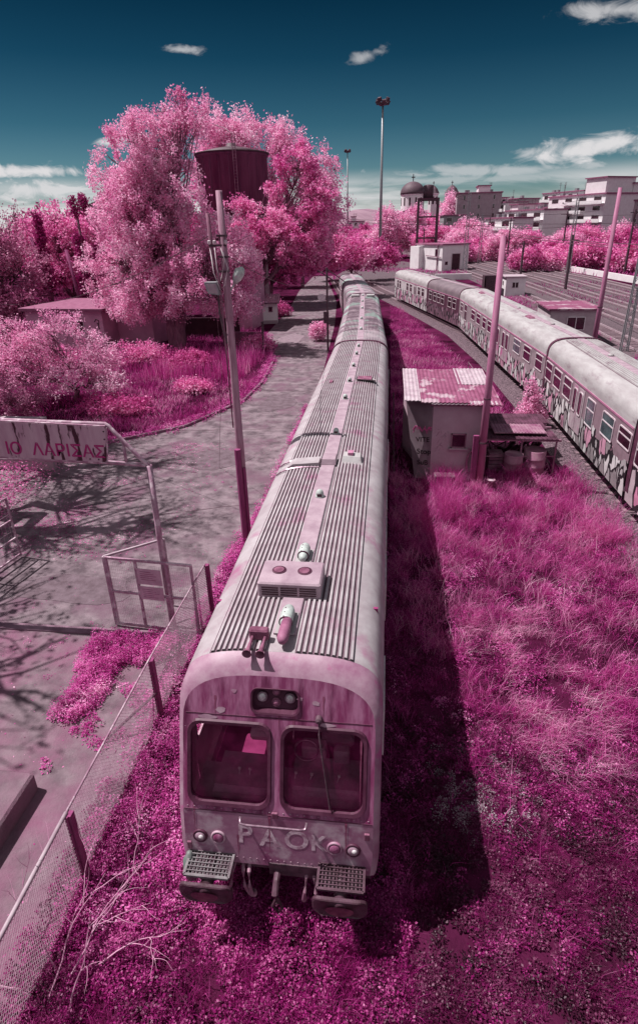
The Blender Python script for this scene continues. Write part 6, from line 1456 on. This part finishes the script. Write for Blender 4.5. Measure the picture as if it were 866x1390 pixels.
# ================================================================== LIGHT, SKY, CAMERA
ELEV = math.radians(63); SAZ = math.radians(-9)   # light travels towards azimuth SAZ measured from +x
ld = Vector((math.cos(ELEV)*math.cos(SAZ), math.cos(ELEV)*math.sin(SAZ), -math.sin(ELEV)))
sun = bpy.data.lights.new('sun', 'SUN'); sun.energy = 5.0; sun.angle = math.radians(.53); sun.color = (1.0, .955, .94)
so = bpy.data.objects.new('sun', sun); COL.objects.link(so); so.rotation_euler = ld.to_track_quat('-Z', 'Y').to_euler(); so.location = (-60, 20, 60)
W_ = bpy.data.worlds.new('World'); SC.world = W_; W_.use_nodes = True; nt = W_.node_tree; N = nt.nodes; L = nt.links
bg = N['Background']; bg.inputs[1].default_value = .098
sk = N.new('ShaderNodeTexSky'); sk.sky_type = 'NISHITA'; sk.sun_disc = False; sk.sun_elevation = ELEV
sd_ = -ld; sk.sun_rotation = math.atan2(sd_.x, sd_.y); sk.altitude = 50; sk.air_density = 1.0; sk.dust_density = .6; sk.ozone_density = 1.5
tc = N.new('ShaderNodeTexCoord'); sep = N.new('ShaderNodeSeparateXYZ'); L.new(tc.outputs['Generated'], sep.inputs[0])
cr = N.new('ShaderNodeValToRGB'); e = cr.color_ramp.elements
e[0].position = 0.0; e[0].color = (.52, .54, .60, 1); e[1].position = 1.0; e[1].color = (.3, .2, .25, 1)
for p, c in ((.06, (.24, .38, .42)), (.14, (.085, .215, .25)), (.22, (.024, .115, .15)), (.30, (.006, .06, .085)), (.42, (.02, .08, .09)), (.6, (.22, .16, .20))):
    x = e.new(p); x.color = (*c, 1)
L.new(sep.outputs[2], cr.inputs[0])
mul = N.new('ShaderNodeMix'); mul.data_type = 'RGBA'; mul.blend_type = 'MULTIPLY'; mul.inputs[0].default_value = 1; L.new(sk.outputs[0], mul.inputs[6]); L.new(cr.outputs[0], mul.inputs[7])
# clouds on a plane high above
dv_ = N.new('ShaderNodeMath'); dv_.operation = 'ADD'; dv_.inputs[1].default_value = .12; L.new(sep.outputs[2], dv_.inputs[0])
iv = N.new('ShaderNodeVectorMath'); iv.operation = 'DIVIDE'; cmb = N.new('ShaderNodeCombineXYZ')
for i in range(3): L.new(dv_.outputs[0], cmb.inputs[i])
L.new(tc.outputs['Generated'], iv.inputs[0]); L.new(cmb.outputs[0], iv.inputs[1])
def cloud(scale, off, lo, hi, det=7, rough=.55, strx=1.0, stry=1.0):
    mp = N.new('ShaderNodeMapping'); mp.inputs['Location'].default_value = off; mp.inputs['Scale'].default_value = (strx, stry, 1); L.new(iv.outputs[0], mp.inputs[0])
    n = N.new('ShaderNodeTexNoise'); n.inputs['Scale'].default_value = scale; n.inputs['Detail'].default_value = det; n.inputs['Roughness'].default_value = rough; n.inputs['Distortion'].default_value = .4
    L.new(mp.outputs[0], n.inputs[0]); r = N.new('ShaderNodeMapRange'); r.interpolation_type = 'SMOOTHSTEP'; r.inputs[1].default_value = lo; r.inputs[2].default_value = hi; L.new(n.outputs['Fac'], r.inputs[0]); return r
def band(src, a, b, c, d):
    r1 = N.new('ShaderNodeMapRange'); r1.interpolation_type = 'SMOOTHSTEP'; r1.inputs[1].default_value = a; r1.inputs[2].default_value = b; L.new(src, r1.inputs[0])
    r2 = N.new('ShaderNodeMapRange'); r2.interpolation_type = 'SMOOTHSTEP'; r2.inputs[1].default_value = c; r2.inputs[2].default_value = d; r2.inputs[3].default_value = 1; r2.inputs[4].default_value = 0; L.new(src, r2.inputs[0])
    m_ = N.new('ShaderNodeMath'); m_.operation = 'MULTIPLY'; L.new(r1.outputs[0], m_.inputs[0]); L.new(r2.outputs[0], m_.inputs[1]); return m_
def mulm(a, b): m_ = N.new('ShaderNodeMath'); m_.operation = 'MULTIPLY'; L.new(a.outputs[0], m_.inputs[0]); L.new(b.outputs[0], m_.inputs[1]); return m_
def maxm(a, b): m_ = N.new('ShaderNodeMath'); m_.operation = 'MAXIMUM'; L.new(a.outputs[0], m_.inputs[0]); L.new(b.outputs[0], m_.inputs[1]); return m_
low = mulm(cloud(.75, (1.3, 2.2, 0), .34, .64, strx=.8), band(sep.outputs[2], -.3, -.1, .045, .085))
# separate small clouds, each at its own bearing (u = x/y) and height (v) in the sky
ud = N.new('ShaderNodeMath'); ud.operation = 'DIVIDE'; L.new(sep.outputs[0], ud.inputs[0]); L.new(sep.outputs[1], ud.inputs[1])
cuv = N.new('ShaderNodeCombineXYZ'); L.new(ud.outputs[0], cuv.inputs[0]); L.new(sep.outputs[2], cuv.inputs[1])
mpn = N.new('ShaderNodeMapping'); mpn.inputs['Scale'].default_value = (1, 2.4, 1); L.new(cuv.outputs[0], mpn.inputs[0])
cn = N.new('ShaderNodeTexNoise'); cn.inputs['Scale'].default_value = 16; cn.inputs['Detail'].default_value = 9; cn.inputs['Roughness'].default_value = .6; cn.inputs['Distortion'].default_value = .7; L.new(mpn.outputs[0], cn.inputs[0])
front = N.new('ShaderNodeMath'); front.operation = 'GREATER_THAN'; front.inputs[1].default_value = .05; L.new(sep.outputs[1], front.inputs[0])
wisps = None
for (u0, v0, ru, rv, tilt_, amt) in ((.262, .090, .075, .018, .10, 1.0), (.34, .099, .09, .017, .02, 1.0), (.205, .093, .035, .010, .05, .6), (.18, .072, .2, .010, .0, .55), (-.445, .121, .040, .008, .16, 1.0), (-.31, .229, .030, .005, .03, .6), (-.037, .221, .028, .010, .2, .55), (.30, .242, .085, .013, -.08, .7), (-.60, .082, .14, .010, .0, 1.0), (-.56, .058, .2, .018, .0, .9), (.05, .063, .35, .008, .0, .45)):
    mp_ = N.new('ShaderNodeMapping'); mp_.vector_type = 'TEXTURE'; mp_.inputs['Location'].default_value = (u0, v0, 0); mp_.inputs['Rotation'].default_value = (0, 0, tilt_); mp_.inputs['Scale'].default_value = (ru, rv, 1); L.new(cuv.outputs[0], mp_.inputs[0])
    ln = N.new('ShaderNodeVectorMath'); ln.operation = 'LENGTH'; L.new(mp_.outputs[0], ln.inputs[0])
    ma = N.new('ShaderNodeMath'); ma.operation = 'MULTIPLY_ADD'; ma.inputs[1].default_value = -.30; L.new(ln.outputs['Value'], ma.inputs[0]); L.new(cn.outputs['Fac'], ma.inputs[2])
    mr = N.new('ShaderNodeMapRange'); mr.interpolation_type = 'SMOOTHSTEP'; mr.inputs[1].default_value = .16; mr.inputs[2].default_value = .46; mr.inputs[4].default_value = amt; L.new(ma.outputs[0], mr.inputs[0])
    wisps = mr if wisps is None else maxm(wisps, mr)
wisps = mulm(wisps, front)
# unseen broken cloud added overhead and behind the camera, as fill for shaded sides
rest = mulm(cloud(.9, (2, 9, 0), .42, .66), band(sep.outputs[2], .34, .5, 2, 3))
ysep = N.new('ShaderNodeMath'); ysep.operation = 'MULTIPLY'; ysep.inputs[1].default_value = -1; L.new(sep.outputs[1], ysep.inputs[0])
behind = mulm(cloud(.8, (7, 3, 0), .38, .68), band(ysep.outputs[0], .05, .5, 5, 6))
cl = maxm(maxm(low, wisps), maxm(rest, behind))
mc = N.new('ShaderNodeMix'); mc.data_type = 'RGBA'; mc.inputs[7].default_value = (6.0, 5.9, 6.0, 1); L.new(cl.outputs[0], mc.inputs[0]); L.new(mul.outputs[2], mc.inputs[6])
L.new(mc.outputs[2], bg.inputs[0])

cam = bpy.data.cameras.new('camera'); co = bpy.data.objects.new('camera', cam); COL.objects.link(co); SC.camera = co
f_, cx_, cy_ = 772., 433., 650.; Vx, Vy = 475-cx_, 2400-cy_
roll = math.atan2(Vx, Vy); pit = math.atan2(f_, math.hypot(Vx, Vy)); az_ = math.radians(7.04)
F_ = Vector((0, math.cos(pit), -math.sin(pit))); R0 = Vector((1, 0, 0)); U0 = Vector((0, math.sin(pit), math.cos(pit)))
c_, s_ = math.cos(roll), math.sin(roll); Rv = c_*R0 - s_*U0; Uv = s_*R0 + c_*U0
Rz = Matrix.Rotation(az_, 3, 'Z'); F_ = Rz @ F_; Rv = Rz @ Rv; Uv = Rz @ Uv
M = Matrix((Rv, Uv, -F_)).transposed().to_4x4(); M.translation = (0, 0, 9.2); co.matrix_world = M
cam.sensor_fit = 'VERTICAL'; cam.sensor_height = 36; cam.sensor_width = 24; cam.lens = 36*f_/1390; cam.shift_y = -45/1390
cam.clip_start = .1; cam.clip_end = 6000
SC.view_settings.view_transform = 'Standard'; SC.view_settings.look = 'None'; SC.view_settings.exposure = .3; SC.view_settings.gamma = 1
SC.cycles.max_bounces = 6; SC.cycles.transparent_max_bounces = 12; SC.cycles.diffuse_bounces = 3; SC.cycles.glossy_bounces = 2
